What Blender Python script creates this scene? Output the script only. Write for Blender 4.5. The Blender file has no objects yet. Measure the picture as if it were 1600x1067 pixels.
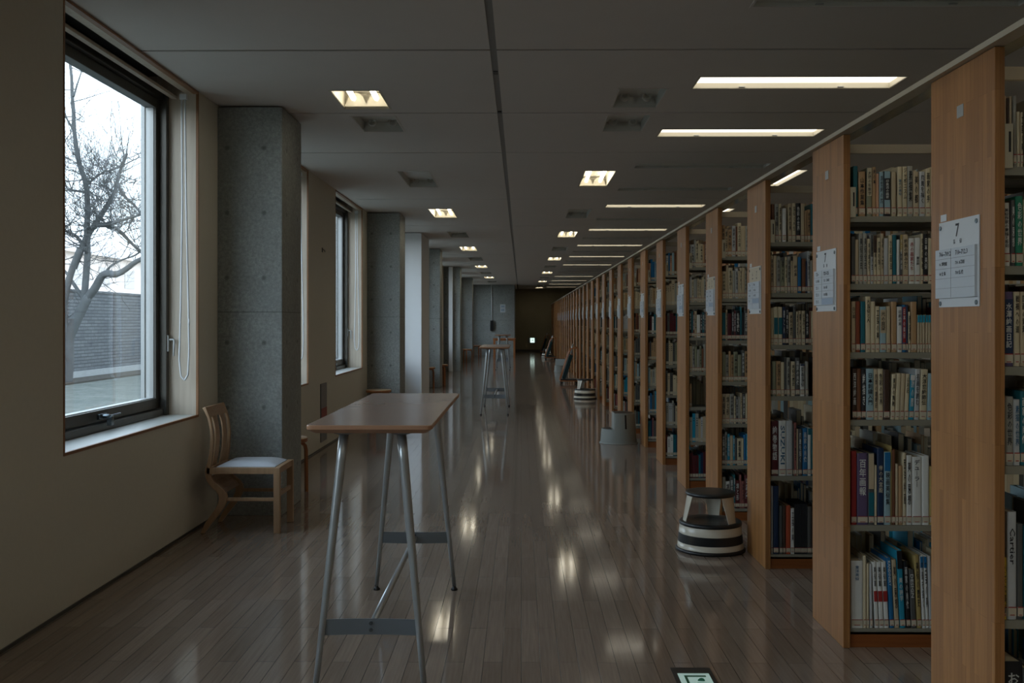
import bpy, math, random
from mathutils import Vector, Matrix
random.seed(11)
S = bpy.context.scene
COL = S.collection
F = 1555.6; H = 1.4; CX = 814.4; CY = 503.0

def at(px, py, Y):
    return ((px-CX)*Y/F, Y, H-(py-CY)*Y/F)

# ---------------------------------------------------------------- colours
def lin(c):
    def f(v):
        v = v/255.0
        return v/12.92 if v <= 0.04045 else ((v+0.055)/1.055)**2.4
    return (f(c[0]), f(c[1]), f(c[2]), 1.0)

# ---------------------------------------------------------------- mesh builder
class MB:
    def __init__(s): s.v = []; s.f = []; s.m = []; s.sm = []
    def add(s, vs, fs, m=0, smooth=False):
        b = len(s.v); s.v += [tuple(p) for p in vs]
        for f in fs:
            s.f.append(tuple(b+i for i in f)); s.m.append(m); s.sm.append(smooth)
        return s
    def box(s, x0, y0, z0, x1, y1, z1, m=0):
        vs = [(x0,y0,z0),(x1,y0,z0),(x1,y1,z0),(x0,y1,z0),(x0,y0,z1),(x1,y0,z1),(x1,y1,z1),(x0,y1,z1)]
        return s.add(vs, [(0,3,2,1),(4,5,6,7),(0,1,5,4),(1,2,6,5),(2,3,7,6),(3,0,4,7)], m)
    def prism(s, pts, axis, a0, a1, m=0, smooth=False):
        """outline pts extruded along axis ('x': pts=(y,z); 'y': pts=(x,z); 'z': pts=(x,y))"""
        def mk(p, a):
            return {'x': (a,p[0],p[1]), 'y': (p[0],a,p[1]), 'z': (p[0],p[1],a)}[axis]
        n = len(pts)
        vs = [mk(p, a0) for p in pts]+[mk(p, a1) for p in pts]
        s.add(vs, [tuple(range(n))[::-1], tuple(range(n, 2*n))], m)
        b = len(s.v)-2*n
        for i in range(n):
            j = (i+1) % n
            s.f.append((b+i, b+j, b+n+j, b+n+i)); s.m.append(m); s.sm.append(smooth)
        return s
    def tube(s, pts, rad, n=10, m=0, caps=True, closed=False):
        pts = [Vector(p) for p in pts]
        if not hasattr(rad, '__len__'): rad = [rad]*len(pts)
        k = len(pts); b = len(s.v)
        t0 = (pts[1]-pts[0]).normalized()
        up = Vector((0,0,1)) if abs(t0.z) < .9 else Vector((0,1,0))
        nrm = (up - t0*up.dot(t0)).normalized()
        for i in range(k):
            if closed: t = (pts[(i+1) % k]-pts[i-1]).normalized()
            elif i == 0: t = (pts[1]-pts[0]).normalized()
            elif i == k-1: t = (pts[-1]-pts[-2]).normalized()
            else: t = (pts[i+1]-pts[i-1]).normalized()
            nrm = (nrm - t*nrm.dot(t)).normalized()
            bi = t.cross(nrm)
            for j in range(n):
                a = 2*math.pi*j/n
                s.v.append(tuple(pts[i]+(nrm*math.cos(a)+bi*math.sin(a))*rad[i]))
        for i in range(k if closed else k-1):
            for j in range(n):
                c = (i+1) % k
                s.f.append((b+i*n+j, b+i*n+(j+1) % n, b+c*n+(j+1) % n, b+c*n+j)); s.m.append(m); s.sm.append(True)
        if caps and not closed:
            s.f.append(tuple(b+j for j in range(n))[::-1]); s.m.append(m); s.sm.append(False)
            s.f.append(tuple(b+(k-1)*n+j for j in range(n))); s.m.append(m); s.sm.append(False)
        return s
    def lathe(s, prof, cx=0, cy=0, n=32, m=0, ms=None, a0=0.0, a1=None, smooth=True, close=True):
        b = len(s.v); full = a1 is None; k = len(prof)
        A = 2*math.pi if full else a1-a0
        cnt = n if full else n+1
        for i in range(cnt):
            a = a0+A*i/n
            for (r, z) in prof: s.v.append((cx+r*math.cos(a), cy+r*math.sin(a), z))
        for i in range(n):
            j = (i+1) % cnt
            for q in range(k-1):
                s.f.append((b+i*k+q, b+j*k+q, b+j*k+q+1, b+i*k+q+1)); s.m.append(ms[q] if ms else m); s.sm.append(smooth)
        return s
    def build(s, name, mats, parent=None, bevel=0, loc=None, seg=2):
        me = bpy.data.meshes.new(name)
        me.from_pydata(s.v, [], s.f)
        mats = mats if isinstance(mats, (list, tuple)) else [mats]
        for q in mats: me.materials.append(q)
        for i, p in enumerate(me.polygons):
            p.material_index = min(s.m[i], len(mats)-1); p.use_smooth = s.sm[i]
        me.update()
        o = bpy.data.objects.new(name, me); COL.objects.link(o)
        if parent: o.parent = parent
        if loc: o.location = loc
        if bevel:
            md = o.modifiers.new('bevel', 'BEVEL'); md.width = bevel; md.segments = seg
            md.limit_method = 'ANGLE'; md.angle_limit = math.radians(35)
            md.harden_normals = False
        return o

def tag(o, label=None, cat=None, group=None, kind=None):
    if label: o['label'] = label
    if cat: o['category'] = cat
    if group: o['group'] = group
    if kind: o['kind'] = kind
    return o
def thing(name, label, cat, loc=(0,0,0), rz=0, group=None):
    o = bpy.data.objects.new(name, None); COL.objects.link(o)
    o.location = loc; o.rotation_euler = (0,0,rz); o.empty_display_size = .05
    return tag(o, label, cat, group)
def struct(o): o['kind'] = 'structure'; return o
def dup(root, loc, label, rz=None, group=None):
    r = root.copy(); COL.objects.link(r); r.location = loc; r['label'] = label
    if rz is not None: r.rotation_euler = (0,0,rz)
    if group: r['group'] = group
    for ch in list(root.children):
        c = ch.copy(); COL.objects.link(c); c.parent = r
        for g in list(ch.children):
            d = g.copy(); COL.objects.link(d); d.parent = c
    return r
ORD = ['first','second','third','fourth','fifth','sixth','seventh','eighth','ninth','tenth','eleventh','twelfth','thirteenth',
       'fourteenth','fifteenth','sixteenth','seventeenth','eighteenth','nineteenth','twentieth','twenty-first','twenty-second',
       'twenty-third','twenty-fourth','twenty-fifth','twenty-sixth','twenty-seventh','twenty-eighth','twenty-ninth','thirtieth','thirty-first','thirty-second','thirty-third']

# ---------------------------------------------------------------- materials
class NT:
    def __init__(s, name):
        s.mat = bpy.data.materials.new(name); s.mat.use_nodes = True
        s.t = s.mat.node_tree; s.t.nodes.clear()
        s.out = s.t.nodes.new('ShaderNodeOutputMaterial')
    def n(s, typ, props=None, **inp):
        nd = s.t.nodes.new(typ)
        for k, v in (props or {}).items(): setattr(nd, k, v)
        for k, v in inp.items():
            key = k.replace('_', ' ')
            sock = nd.inputs[int(k[1:])] if k[0] == 'i' and k[1:].isdigit() else nd.inputs[key]
            if isinstance(v, bpy.types.NodeSocket): s.t.links.new(v, sock)
            else: sock.default_value = v
        return nd
    def math(s, op, a, b=0.0, c=0.0):
        return s.n('ShaderNodeMath', {'operation': op}, i0=a, i1=b, i2=c).outputs[0]
    def mix(s, fac, a, b, mode='MIX'):
        nd = s.t.nodes.new('ShaderNodeMix'); nd.data_type = 'RGBA'; nd.blend_type = mode
        for i, v in ((0, fac), (6, a), (7, b)):
            if isinstance(v, bpy.types.NodeSocket): s.t.links.new(v, nd.inputs[i])
            else: nd.inputs[i].default_value = v
        return nd.outputs[2]
    def ramp(s, fac, stops):
        nd = s.t.nodes.new('ShaderNodeValToRGB'); s.t.links.new(fac, nd.inputs[0])
        e = nd.color_ramp.elements
        while len(e) < len(stops): e.new(.5)
        for q, (p, c) in zip(e, stops): q.position = p; q.color = c if len(c) == 4 else (*c, 1)
        return nd.outputs[0]
    def coord(s, scale=(1,1,1), kind='Object', rot=(0,0,0), loc=(0,0,0)):
        tc = s.t.nodes.new('ShaderNodeTexCoord')
        return s.n('ShaderNodeMapping', None, Vector=tc.outputs[kind], Scale=scale, Rotation=rot, Location=loc).outputs[0]
    def noise(s, vec, scale, detail=4, rough=.55):
        return s.n('ShaderNodeTexNoise', None, Vector=vec, Scale=scale, Detail=detail, Roughness=rough).outputs[0]
    def done(s, color, rough=.5, metal=0.0, bump=None, bstr=.2, bdist=.002, coat=0.0, spec=.5, emis=None, estr=0.0):
        b = s.n('ShaderNodeBsdfPrincipled', None, Base_Color=color, Roughness=rough, Metallic=metal)
        b.inputs['Coat Weight'].default_value = coat
        b.inputs['Specular IOR Level'].default_value = spec
        if emis: b.inputs['Emission Color'].default_value = emis; b.inputs['Emission Strength'].default_value = estr
        if bump is not None:
            bp = s.n('ShaderNodeBump', None, Height=bump, Strength=bstr, Distance=bdist)
            s.t.links.new(bp.outputs[0], b.inputs['Normal'])
        s.t.links.new(b.outputs[0], s.out.inputs[0])
        s.bsdf = b
        return s.mat

def plain(name, rgb, rough=.5, metal=0.0, var=.08, scale=8, spec=.5, coat=0.0):
    t = NT(name); c = lin(rgb)
    nz = t.noise(t.coord(), scale)
    d = tuple(x*(1-var) for x in c[:3])+(1,); e = tuple(min(1, x*(1+var)) for x in c[:3])+(1,)
    return t.done(t.mix(nz, d, e), rough, metal, spec=spec, coat=coat)

def wood(name, a, b, axis='z', grain=1.0, rough=.42, coat=0.0):
    t = NT(name)
    sc = {'z': (38,38,2.2), 'x': (2.2,38,38), 'y': (38,2.2,38)}[axis]
    v = t.coord(sc)
    n1 = t.noise(v, 1.6*grain, 5, .6)
    n2 = t.noise(t.coord((1,1,1)), 2.0, 3)
    r = t.ramp(n1, [(.3, lin(a)), (.7, lin(b))])
    col = t.mix(t.math('MULTIPLY', n2, .35), r, lin(a))
    return t.done(col, rough, bump=n1, bstr=.08, coat=coat)

def laminate(name, a, b, c, w=.028):
    """edge glued timber: narrow vertical lamellas with staggered finger joints (long axis = Z)"""
    t = NT(name)
    tc = t.t.nodes.new('ShaderNodeNewGeometry')
    sp = t.n('ShaderNodeSeparateXYZ', None, Vector=tc.outputs['Position'])
    nr = t.n('ShaderNodeSeparateXYZ', None, Vector=tc.outputs['Normal'])
    side = t.math('GREATER_THAN', t.math('ABSOLUTE', nr.outputs[0]), .5)
    u = t.math('ADD', t.math('MULTIPLY', sp.outputs[1], side), t.math('MULTIPLY', sp.outputs[0], t.math('SUBTRACT', 1.0, side)))
    vec = t.n('ShaderNodeCombineXYZ', None, X=sp.outputs[2], Y=u, Z=0.0).outputs[0]
    br = t.n('ShaderNodeTexBrick', {'offset': .37, 'offset_frequency': 3, 'squash': 1.0}, Vector=vec, Color1=lin(a), Color2=lin(b),
             Mortar=lin(c), Scale=1.0, Mortar_Size=.0006, Mortar_Smooth=.6, Bias=0.0, Brick_Width=.52, Row_Height=w)
    g = t.n('ShaderNodeMapping', None, Vector=t.n('ShaderNodeCombineXYZ', None, X=sp.outputs[0], Y=sp.outputs[1], Z=sp.outputs[2]).outputs[0], Scale=(160,160,5)).outputs[0]
    gn = t.noise(g, 1.0, 5, .65)
    col = t.mix(t.ramp(gn, [(.35, (0,0,0)), (.75, (.6,.6,.6))]), br.outputs[0], lin(c), 'MIX')
    return t.done(col, .38, bump=gn, bstr=.05)

def concrete():
    t = NT('concrete')
    g = t.t.nodes.new('ShaderNodeNewGeometry')
    P = g.outputs['Position']
    sp = t.n('ShaderNodeSeparateXYZ', None, Vector=P); nr = t.n('ShaderNodeSeparateXYZ', None, Vector=g.outputs['Normal'])
    side = t.math('GREATER_THAN', t.math('ABSOLUTE', nr.outputs[0]), .5)
    def lat(c, off, p):
        q = t.math('ADD', t.math('SUBTRACT', c, off), p/2+100*p)
        return t.math('SUBTRACT', t.math('MODULO', q, p), p/2)
    ux = lat(sp.outputs[0], -2.13, .268); uy = lat(sp.outputs[1], 7.33, .35); z = lat(sp.outputs[2], 2.66, .47)
    u = t.math('ADD', t.math('MULTIPLY', uy, side), t.math('MULTIPLY', ux, t.math('SUBTRACT', 1.0, side)))
    d = t.math('SQRT', t.math('ADD', t.math('MULTIPLY', u, u), t.math('MULTIPLY', z, z)))
    hole = t.math('LESS_THAN', d, .010)
    ring = t.math('MULTIPLY', t.math('LESS_THAN', d, .018), .36)
    seam = t.math('LESS_THAN', t.math('ABSOLUTE', t.math('SUBTRACT', sp.outputs[2], 1.472)), .004)
    dark = t.math('MAXIMUM', t.math('MAXIMUM', t.math('MULTIPLY', hole, .52), ring), t.math('MULTIPLY', seam, .45))
    n1 = t.noise(P, 1.3, 6, .6); n2 = t.noise(P, 42, 4, .75); n3 = t.noise(P, 9, 5, .6)
    base = t.ramp(n1, [(.3, lin((146,150,146))), (.7, lin((178,182,176)))])
    base = t.mix(t.ramp(n2, [(.38, (.85,.85,.85)), (.7, (0,0,0))]), base, lin((124,128,126)))
    base = t.mix(t.ramp(n3, [(.45, (0,0,0)), (.75, (.25,.25,.25))]), base, lin((112,108,98)))
    col = t.mix(dark, base, lin((40,40,38)))
    h = t.math('SUBTRACT', t.math('MULTIPLY', n2, .3), dark)
    return t.done(col, .62, bump=h, bstr=.35, bdist=.004, spec=.35)

def floor_mat():
    t = NT('varnished_floorboards')
    g = t.t.nodes.new('ShaderNodeNewGeometry'); P = g.outputs['Position']
    sp = t.n('ShaderNodeSeparateXYZ', None, Vector=P)
    vec = t.n('ShaderNodeCombineXYZ', None, X=sp.outputs[1], Y=sp.outputs[0], Z=0.0).outputs[0]
    kw = dict(Vector=vec, Scale=1.0, Mortar_Smooth=.3, Bias=0.0, Brick_Width=.91, Row_Height=.078)
    br = t.n('ShaderNodeTexBrick', {'offset': .5, 'offset_frequency': 2}, Color1=lin((150,133,118)), Color2=lin((130,114,100)), Mortar=lin((48,40,34)), Mortar_Size=.0014, **kw)
    idv = t.n('ShaderNodeTexBrick', {'offset': .5, 'offset_frequency': 2}, Color1=(0,0,0,1), Color2=(1,1,1,1), Mortar=(.5,.5,.5,1), Mortar_Size=0.0, **kw)
    gr = t.noise(t.n('ShaderNodeMapping', None, Vector=P, Scale=(90,3,1)).outputs[0], 1.0, 5, .6)
    col = t.mix(t.ramp(gr, [(.35, (0,0,0)), (.8, (.45,.45,.45))]), br.outputs[0], lin((96,80,68)))
    w1 = t.noise(t.n('ShaderNodeMapping', None, Vector=P, Scale=(16,5,1)).outputs[0], 1.0, 2, .5)
    w2 = t.noise(t.n('ShaderNodeMapping', None, Vector=P, Scale=(60,60,1)).outputs[0], 1.0, 3, .6)
    # every board lies at its own very slight tilt across its width
    frac = t.math('FRACT', t.math('DIVIDE', t.math('ADD', sp.outputs[0], 78.0), .078))
    tilt = t.math('MULTIPLY', t.math('SUBTRACT', idv.outputs[0], .5), frac)
    hh = t.math('ADD', t.math('ADD', t.math('MULTIPLY', w1, .16), t.math('MULTIPLY', w2, .03)), t.math('MULTIPLY', tilt, .12))
    hh = t.math('SUBTRACT', hh, t.math('MULTIPLY', br.outputs[1], .5))
    rg = t.math('ADD', t.math('MULTIPLY', t.noise(P, 5.0, 4), .07), .055)
    return t.done(col, rg, bump=hh, bstr=.5, bdist=.0017, spec=.6)

def grass_mat():
    t = NT('winter_lawn'); P = t.coord()
    n1 = t.noise(P, 1.2, 6, .7); n2 = t.noise(P, 4.5, 8, .8)
    c = t.ramp(n1, [(.3, lin((104,108,104))), (.7, lin((142,142,134)))])
    c = t.mix(t.ramp(n2, [(.4, (.55,.55,.55)), (.65, (0,0,0))]), c, lin((78,84,72)))
    return t.done(c, .95, bump=n2, bstr=1.0, bdist=.06, spec=.1)

def block_mat():
    t = NT('split_face_block')
    g = t.t.nodes.new('ShaderNodeNewGeometry'); sp = t.n('ShaderNodeSeparateXYZ', None, Vector=g.outputs['Position'])
    vec = t.n('ShaderNodeCombineXYZ', None, X=sp.outputs[1], Y=sp.outputs[2], Z=0.0).outputs[0]
    br = t.n('ShaderNodeTexBrick', None, Vector=vec, Color1=lin((118,120,120)), Color2=lin((100,102,104)), Mortar=lin((66,68,70)), Scale=1.0,
             Mortar_Size=.012, Mortar_Smooth=.4, Bias=0.0, Brick_Width=.4, Row_Height=.085)
    nz = t.noise(g.outputs['Position'], 14, 5, .7)
    c = t.mix(t.ramp(nz, [(.35, (.5,.5,.5)), (.7, (0,0,0))]), br.outputs[0], lin((78,80,82)))
    return t.done(c, .9, bump=t.math('ADD', br.outputs[1], t.math('MULTIPLY', nz, -1.0)), bstr=.6, bdist=-.02, spec=.2)

def glass_mat():
    t = NT('window_glass')
    tr = t.n('ShaderNodeBsdfTransparent', None, Color=(.93,.96,.97,1))
    gl = t.n('ShaderNodeBsdfGlossy', None, Color=(1,1,1,1), Roughness=.0)
    lw = t.n('ShaderNodeLayerWeight', None, Blend=.5)
    fr = t.math('ADD', t.math('MULTIPLY', t.math('POWER', lw.outputs['Facing'], 5.0), .96), .04)
    mx = t.n('ShaderNodeMixShader', None, i0=fr, i1=tr.outputs[0], i2=gl.outputs[0])
    t.t.links.new(mx.outputs[0], t.out.inputs[0])
    return t.mat

def emit(name, rgb, s):
    t = NT(name)
    return t.done((.9,.9,.88,1), .4, emis=(*rgb, 1), estr=s)

M = {}
M['concrete'] = concrete()
M['wall'] = plain('cream_wall_cloth', (208,203,188), .8, var=.04, scale=30, spec=.2)
M['white_wall'] = plain('white_paint', (228,230,230), .7, var=.02)
M['warm_lit_wall'] = plain('brown_grey_warm_lit', (142,132,108), .7, var=.12, scale=2.5, spec=.25)  # brown tone puts the warm lamp light into the wall colour
M['ceiling'] = plain('grey_ceiling_board', (212,206,200), .85, var=.025, scale=5, spec=.15)
M['void'] = plain('ceiling_void_black', (22,22,22), .9)
M['floor'] = floor_mat()
M['panel'] = laminate('laminated_red_pine', (178,126,74), (152,104,58), (124,80,40))
M['kick'] = wood('dark_plinth_wood', (128,70,30), (150,88,42), 'x')
M['steel'] = plain('grey_beige_steel', (138,134,118), .4, var=.03)
M['rail'] = plain('beige_rail_steel', (176,166,146), .4, var=.04)
M['flange'] = plain('dull_steel_flange', (96,96,86), .18, metal=.85, var=.3, scale=22)
M['bracket'] = plain('ivory_bracket', (184,174,148), .45)
M['trim'] = wood('window_edge_wood', (132,92,58), (158,112,72), 'z')
M['reveal'] = wood('pale_plywood', (190,176,156), (208,196,178), 'z', .6, .5)
M['sill'] = plain('pale_sill_board', (182,182,174), .35, var=.08, scale=14)
M['bronze'] = plain('dark_aluminium', (84,82,76), .38, metal=.5, var=.05)
M['alu'] = plain('silver_aluminium', (172,174,172), .35, metal=.3, var=.03)
M['black'] = plain('black_rubber', (20,21,22), .4)
M['house_window'] = plain('pale_house_window', (190,184,180), .5)
M['cord'] = plain('white_cord', (210,212,212), .5)
M['glass'] = glass_mat()
M['table'] = plain('table_laminate', (162,140,128), .22, var=.05, scale=3, spec=.5)
M['table_edge'] = wood('table_edge_wood', (160,120,92), (176,136,106), 'x', 1, .35)
M['galv'] = plain('grey_tube_steel', (172,176,176), .3, metal=.55, var=.08, scale=30)
M['plate'] = plain('grey_plate_steel', (128,136,142), .35, metal=.6, var=.05)
M['chair'] = wood('oak_chair', (154,122,90), (176,142,108), 'z')
M['cushion'] = plain('grey_white_vinyl', (196,200,204), .38, var=.02)
M['birch'] = wood('orange_birch', (150,92,52), (176,114,68), 'z')
M['birchtop'] = plain('stool_top_birch', (180,150,116), .35, var=.05)
M['kick_white'] = plain('kick_stool_cream', (205,198,180), .22, var=.02)
M['kick_black'] = plain('kick_stool_black', (24,28,30), .35)
M['greyplastic'] = plain('grey_plastic', (138,142,136), .5, var=.03)
M['teal'] = plain('teal_padding', (22,56,58), .75, var=.1)
M['paper'] = plain('sign_paper', (205,208,208), .35, var=.02)
M['paper2'] = plain('slip_paper', (192,198,202), .35, var=.02)
M['beigepaper'] = plain('beige_paper', (196,180,150), .4, var=.02)
M['bluepaper'] = plain('blue_grey_paper', (150,166,184), .4)
M['ink'] = plain('black_ink', (24,24,26), .5)
M['whiteink'] = plain('white_ink', (205,205,198), .5)
M['redink'] = plain('red_ink', (150,40,36), .5)
M['blueink'] = plain('blue_ink', (40,90,120), .5)
M['screw'] = plain('steel_screw', (110,120,124), .25, metal=.8)
M['housing'] = plain('white_housing', (196,190,174), .45, var=.01)
M['housing_off'] = plain('grey_reflector', (205,205,198), .4, var=.02)
M['lamp_on'] = emit('fluorescent_lamp', (1.0,.93,.76), 8.0)
M['diffuser_on'] = emit('fluorescent_diffuser', (1.0,.93,.78), 2.2)
M['lamp_off'] = plain('unlit_lamp', (150,150,144), .4)
M['bark'] = plain('tree_bark', (96,98,98), .9, var=.3, scale=6, spec=.1)
M['grass'] = grass_mat()
M['soil'] = plain('dark_soil', (76,72,66), .95, var=.4, scale=5, spec=.1)
M['block'] = block_mat()
M['cap'] = plain('block_base_concrete', (150,152,150), .85, var=.15, scale=4)
M['house'] = plain('pale_house_wall', (232,220,212), .8, var=.03)
M['roof'] = plain('pale_roof', (225,214,206), .8)
M['exitgreen'] = emit('exit_sign_panel', (.26,.60,.48), .28)
M['exitdark'] = plain('exit_green', (20,90,64), .4)
M['exitlit'] = emit('exit_sign_lit', (.75,1.0,.9), 1.1)
M['page'] = plain('book_pages', (196,184,156), .8, var=.12, scale=60, spec=.1)
M['sticker'] = plain('spine_label', (196,186,162), .5, var=.03)
M['red'] = plain('red_plate', (150,62,52), .5)
M['hydrant'] = plain('grey_plate', (120,120,118), .4)
M['outlet'] = plain('switch_plate', (150,146,136), .4)
SKY = 4.9; EXPO = 0.0
# ================================================================= ROOM
XL, XS, XR = -2.2, 1.383, 8.0
ZC = 2.968; YB, YF = -3.2, 47.35; YE = 41.85
WIN = [(1.274+3.5*i, 3.25+3.5*i) for i in range(-1, 12)]      # window spans along Y
WIN = [(a, min(b, 41.3)) for a, b in WIN if a < 41]
GLASSY = [1, 2, 3, 4]                                          # which are built with full frames (seen), the rest simple
ZS, ZT = .77, 2.93
# floor
struct(MB().box(XL-.35, YB-.2, -.12, XR+.2, YF+.2, 0).build('floor', M['floor']))
# left wall
w = MB(); prev = YB
for (a, b) in WIN:
    a -= .012; b += .012
    w.box(XL-.35, prev, 0, XL, a, ZC+.2); w.box(XL-.35, a, 0, XL, b, ZS-.016); w.box(XL-.35, a, ZT+.17, XL, b, ZC+.22)
    prev = b
w.box(XL-.35, prev, 0, XL, YF, ZC+.2)
struct(w.build('wall_left', M['wall']))
struct(MB().box(XR, YB, 0, XR+.2, YF, ZC+.3).build('wall_right', M['wall']))
struct(MB().box(XL-.35, YB-.2, 0, XR+.2, YB, ZC+.3).build('wall_back', M['wall']))
fw = MB().box(-.28, YF, 0, XR, YF+.2, ZC+.3)
struct(fw.build('wall_front', M['warm_lit_wall']))
struct(MB().box(XL, YE, 0, -.28, YF+.1, ZC+.2).build('wall_end', M['concrete']))
# shadow gap skirting
bb = MB().box(XL, YB, 0, XL+.008, YE, .016)
struct(bb.build('baseboard_left', M['bronze']))
struct(MB().box(-.28, YF-.012, 0, XR, YF, .09).build('baseboard_front', M['bronze']))

# columns, painted shaft and pale upright
for i, y in enumerate([7.188+7.0*k for k in range(-1, 5)]):
    c = MB().box(XL, y, 0, -1.73, y+.627, ZC-.012)
    struct(c.build('trim_column' if i == 0 else 'trim_column', M['concrete'], bevel=.006))
struct(MB().box(XL, 17.4, 0, -1.745, 18.86, ZC-.01).build('trim_shaft', M['white_wall'], bevel=.004))
struct(MB().box(-2.045, 28.02, 0, -1.935, 28.187, ZC-.01).build('trim_pale_upright', M['white_wall'], bevel=.004))  # narrow pale box standing against the column

# ceiling with real joints and recesses
SQL = [(-.11,1.1,1),(3.36,4.0,0),(6.74,7.31,1),(7.58,8.19,0)]+[(10.34+3.47*i, 11.55+3.47*i, on) for i, on in enumerate([0,1,0,1,0,1,0,1,0])]  # opening entries lie out of view, added for light on the shelves
SQR = [(-.11,1.1,1),(3.36,4.0,1),(6.69,7.28,0),(7.55,8.19,0)]+[(10.34+3.47*i, 11.55+3.47*i, on) for i, on in enumerate([1,0,1,0,1,0,1,0,1,0,1])]  # opening entries added out of view, lit to brighten the bookcases
SQR = [q for q in SQR if q[1] < 47]; SQL = [q for q in SQL if q[1] < 41.5]
LNG = []
for i in range(-3, 24):  # negative indices are unseen fittings, added lit for the upper shelves
    y = 4.65+1.733*i
    on = i < 0 or y > 6 and (i in (1, 2) or (i >= 5 and (i-5) % 2 == 0)) and not (30 < y < 31.5)
    if y < 46.5: LNG.append((y, y+.31, 1 if on else 0))
LNG += [(44.9, 45.2, 1)] if not any(abs(q[0]-44.9) < .5 for q in LNG) else []
STR = [(10.3, 11.6), (13.8, 15.1)]
holes = [(-1.295, a, -.965, b) for a, b, _ in SQL]+[(.665, a, .985, b) for a, b, _ in SQR]
LNG_ADDED = [(-2.28+1.733*i, -1.97+1.733*i) for i in range(0, 22)]  # added row, hidden from the camera, lighting the bookcases
STR += [(3.36, 4.62), (-.11, 1.15)]  # extra unseen strips, added to brighten the nearest shelves
holes += [(4.25, a, 5.57, b) for a, b in LNG_ADDED]
holes += [(1.148, a, 2.468, b) for a, b, _ in LNG]+[(2.84, a, 2.96, b) for a, b in STR]
seams = [-1.22, 2.26, 5.74, 7.47]+[9.22+3.483*i for i in range(0, 12)]
seams = [s for s in seams if s < 47]
G = .019
holes_all = holes+[(-.181, YB, -.142, YE if False else YF)]+[(XL, s-(G*.75 if s < 8 else G/2), XR, s+(G*.75 if s < 8 else G/2)) for s in seams]
def with_holes(x0, y0, x1, y1, hs):
    xs = sorted({x0, x1}|{h[0] for h in hs if x0 < h[0] < x1}|{h[2] for h in hs if x0 < h[2] < x1})
    ys = sorted({y0, y1}|{h[1] for h in hs if y0 < h[1] < y1}|{h[3] for h in hs if y0 < h[3] < y1})
    out = []
    for j in range(len(ys)-1):
        my = (ys[j]+ys[j+1])/2; run = None
        for i in range(len(xs)-1):
            mx = (xs[i]+xs[i+1])/2
            inside = any(h[0] < mx < h[2] and h[1] < my < h[3] for h in hs)
            if inside:
                if run is not None: out.append((run, ys[j], xs[i], ys[j+1])); run = None
            elif run is None: run = xs[i]
        if run is not None: out.append((run, ys[j], x1, ys[j+1]))
    return out
c = MB()
for r in with_holes(XL, YB, XR, YF, holes_all): c.box(r[0], r[1], ZC, r[2], r[3], ZC+.010)
ceil = struct(c.build('ceiling', M['ceiling']))
struct(MB().box(XL-.35, YB-.2, ZC+.24, XR+.2, YF+.2, ZC+.34).build('ceiling_backing', M['void'], ceil))
tr = MB().box(-.181, YB, ZC+.008, -.142, YE, ZC+.03)
struct(tr.build('trim_ceiling_track', M['hydrant']))
struct(MB().box(-.176, 6.25, ZC+.004, -.147, 6.33, ZC+.013).box(-.176, 7.44, ZC+.002, -.147, 7.5, ZC+.013).build('trim_track_joint', M['black']))

# ceiling fittings
def fitting(x0, y0, x1, y1, on, kind, label, group):
    t = thing('ceiling_light', label, 'ceiling light', ((x0+x1)/2, (y0+y1)/2, ZC), 0, group)
    hx, hy = (x1-x0)/2, (y1-y0)/2; hm = M['housing'] if on else M['housing_off']
    dpt = (.11 if on else .075) if kind != 'long' else (.055 if on else .04)
    b = MB()
    th = .004
    b.box(-hx, -hy, 0, -hx+th, hy, dpt).box(hx-th, -hy, 0, hx, hy, dpt)
    b.box(-hx+th, -hy, 0, hx-th, -hy+th, dpt).box(-hx+th, hy-th, 0, hx-th, hy, dpt)
    b.box(-hx, -hy, dpt, hx, hy, dpt+th)
    b.build('housing', hm, t)
    f = MB()
    e = .012
    f.box(-hx-e, -hy-e, -.003, hx+e, -hy, 0).box(-hx-e, hy, -.003, hx+e, hy+e, 0)
    f.box(-hx-e, -hy, -.003, -hx, hy, 0).box(hx, -hy, -.003, hx+e, hy, 0)
    f.build('rim', M['ceiling'] if not on else M['housing'], t)
    if kind == 'square':
        # arched reflector with two lamps hanging from its crown
        n = 12
        pts = [(-hx+.012+(2*hx-.024)*i/n, .02+(.085 if on else .05)*(abs(math.sin(math.pi*i/6)))**.6) for i in range(n+1)]
        yy = hy-.06
        rb = MB()
        rb.prism([(-hx+.006, .004)]+pts+[(hx-.006, .004)], 'y', yy, yy+.006)
        rb.build('reflector', hm, t)
        for sx in (-.5, .5):
            L = MB()
            if on:
                L.tube([(sx*hx, -hy*.55, .07), (sx*hx, hy-.12, .05), (sx*hx, hy-.085, .045)], [.019, .019, .008], 12)
                L.build('lamp', M['lamp_on'], t)
            else:
                L.lathe([(.02, .03), (.034, .03), (.034, .06), (.02, .06), (.02, .03)], 0, 0, 14)
                o = L.build('lamp_socket', M['housing_off'], t); o.rotation_euler = (math.radians(80), 0, 0); o.location = (sx*hx, hy-.05, .05)
    else:
        dz = .035 if on else .022
        d = MB().box(-hx+th+.002, -hy+th+.002, dz, hx-th-.002, hy-th-.002, dz+.006)
        d.build('diffuser', M['diffuser_on'] if on else M['housing_off'], t)
        for fx in (-.5, .5):
            if kind == 'long': MB().box(fx*hx-.02, hy-.02, .004, fx*hx+.02, hy-th, .01).build('clip', M['alu'], t)
    return t
def nth(i, n, on):
    i -= n
    return 'nearest' if i == 0 else (ORD[i]+' from the camera' if i > 0 else ORD[-i-1]+' added unseen one')
for i, (a, b, on) in enumerate(SQL):
    fitting(-1.295, a, -.965, b, on, 'square', f"{'lit' if on else 'unlit'} square light beside the windows, {nth(i,2,on)} in its row", 'square ceiling lights along the window side')
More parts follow.
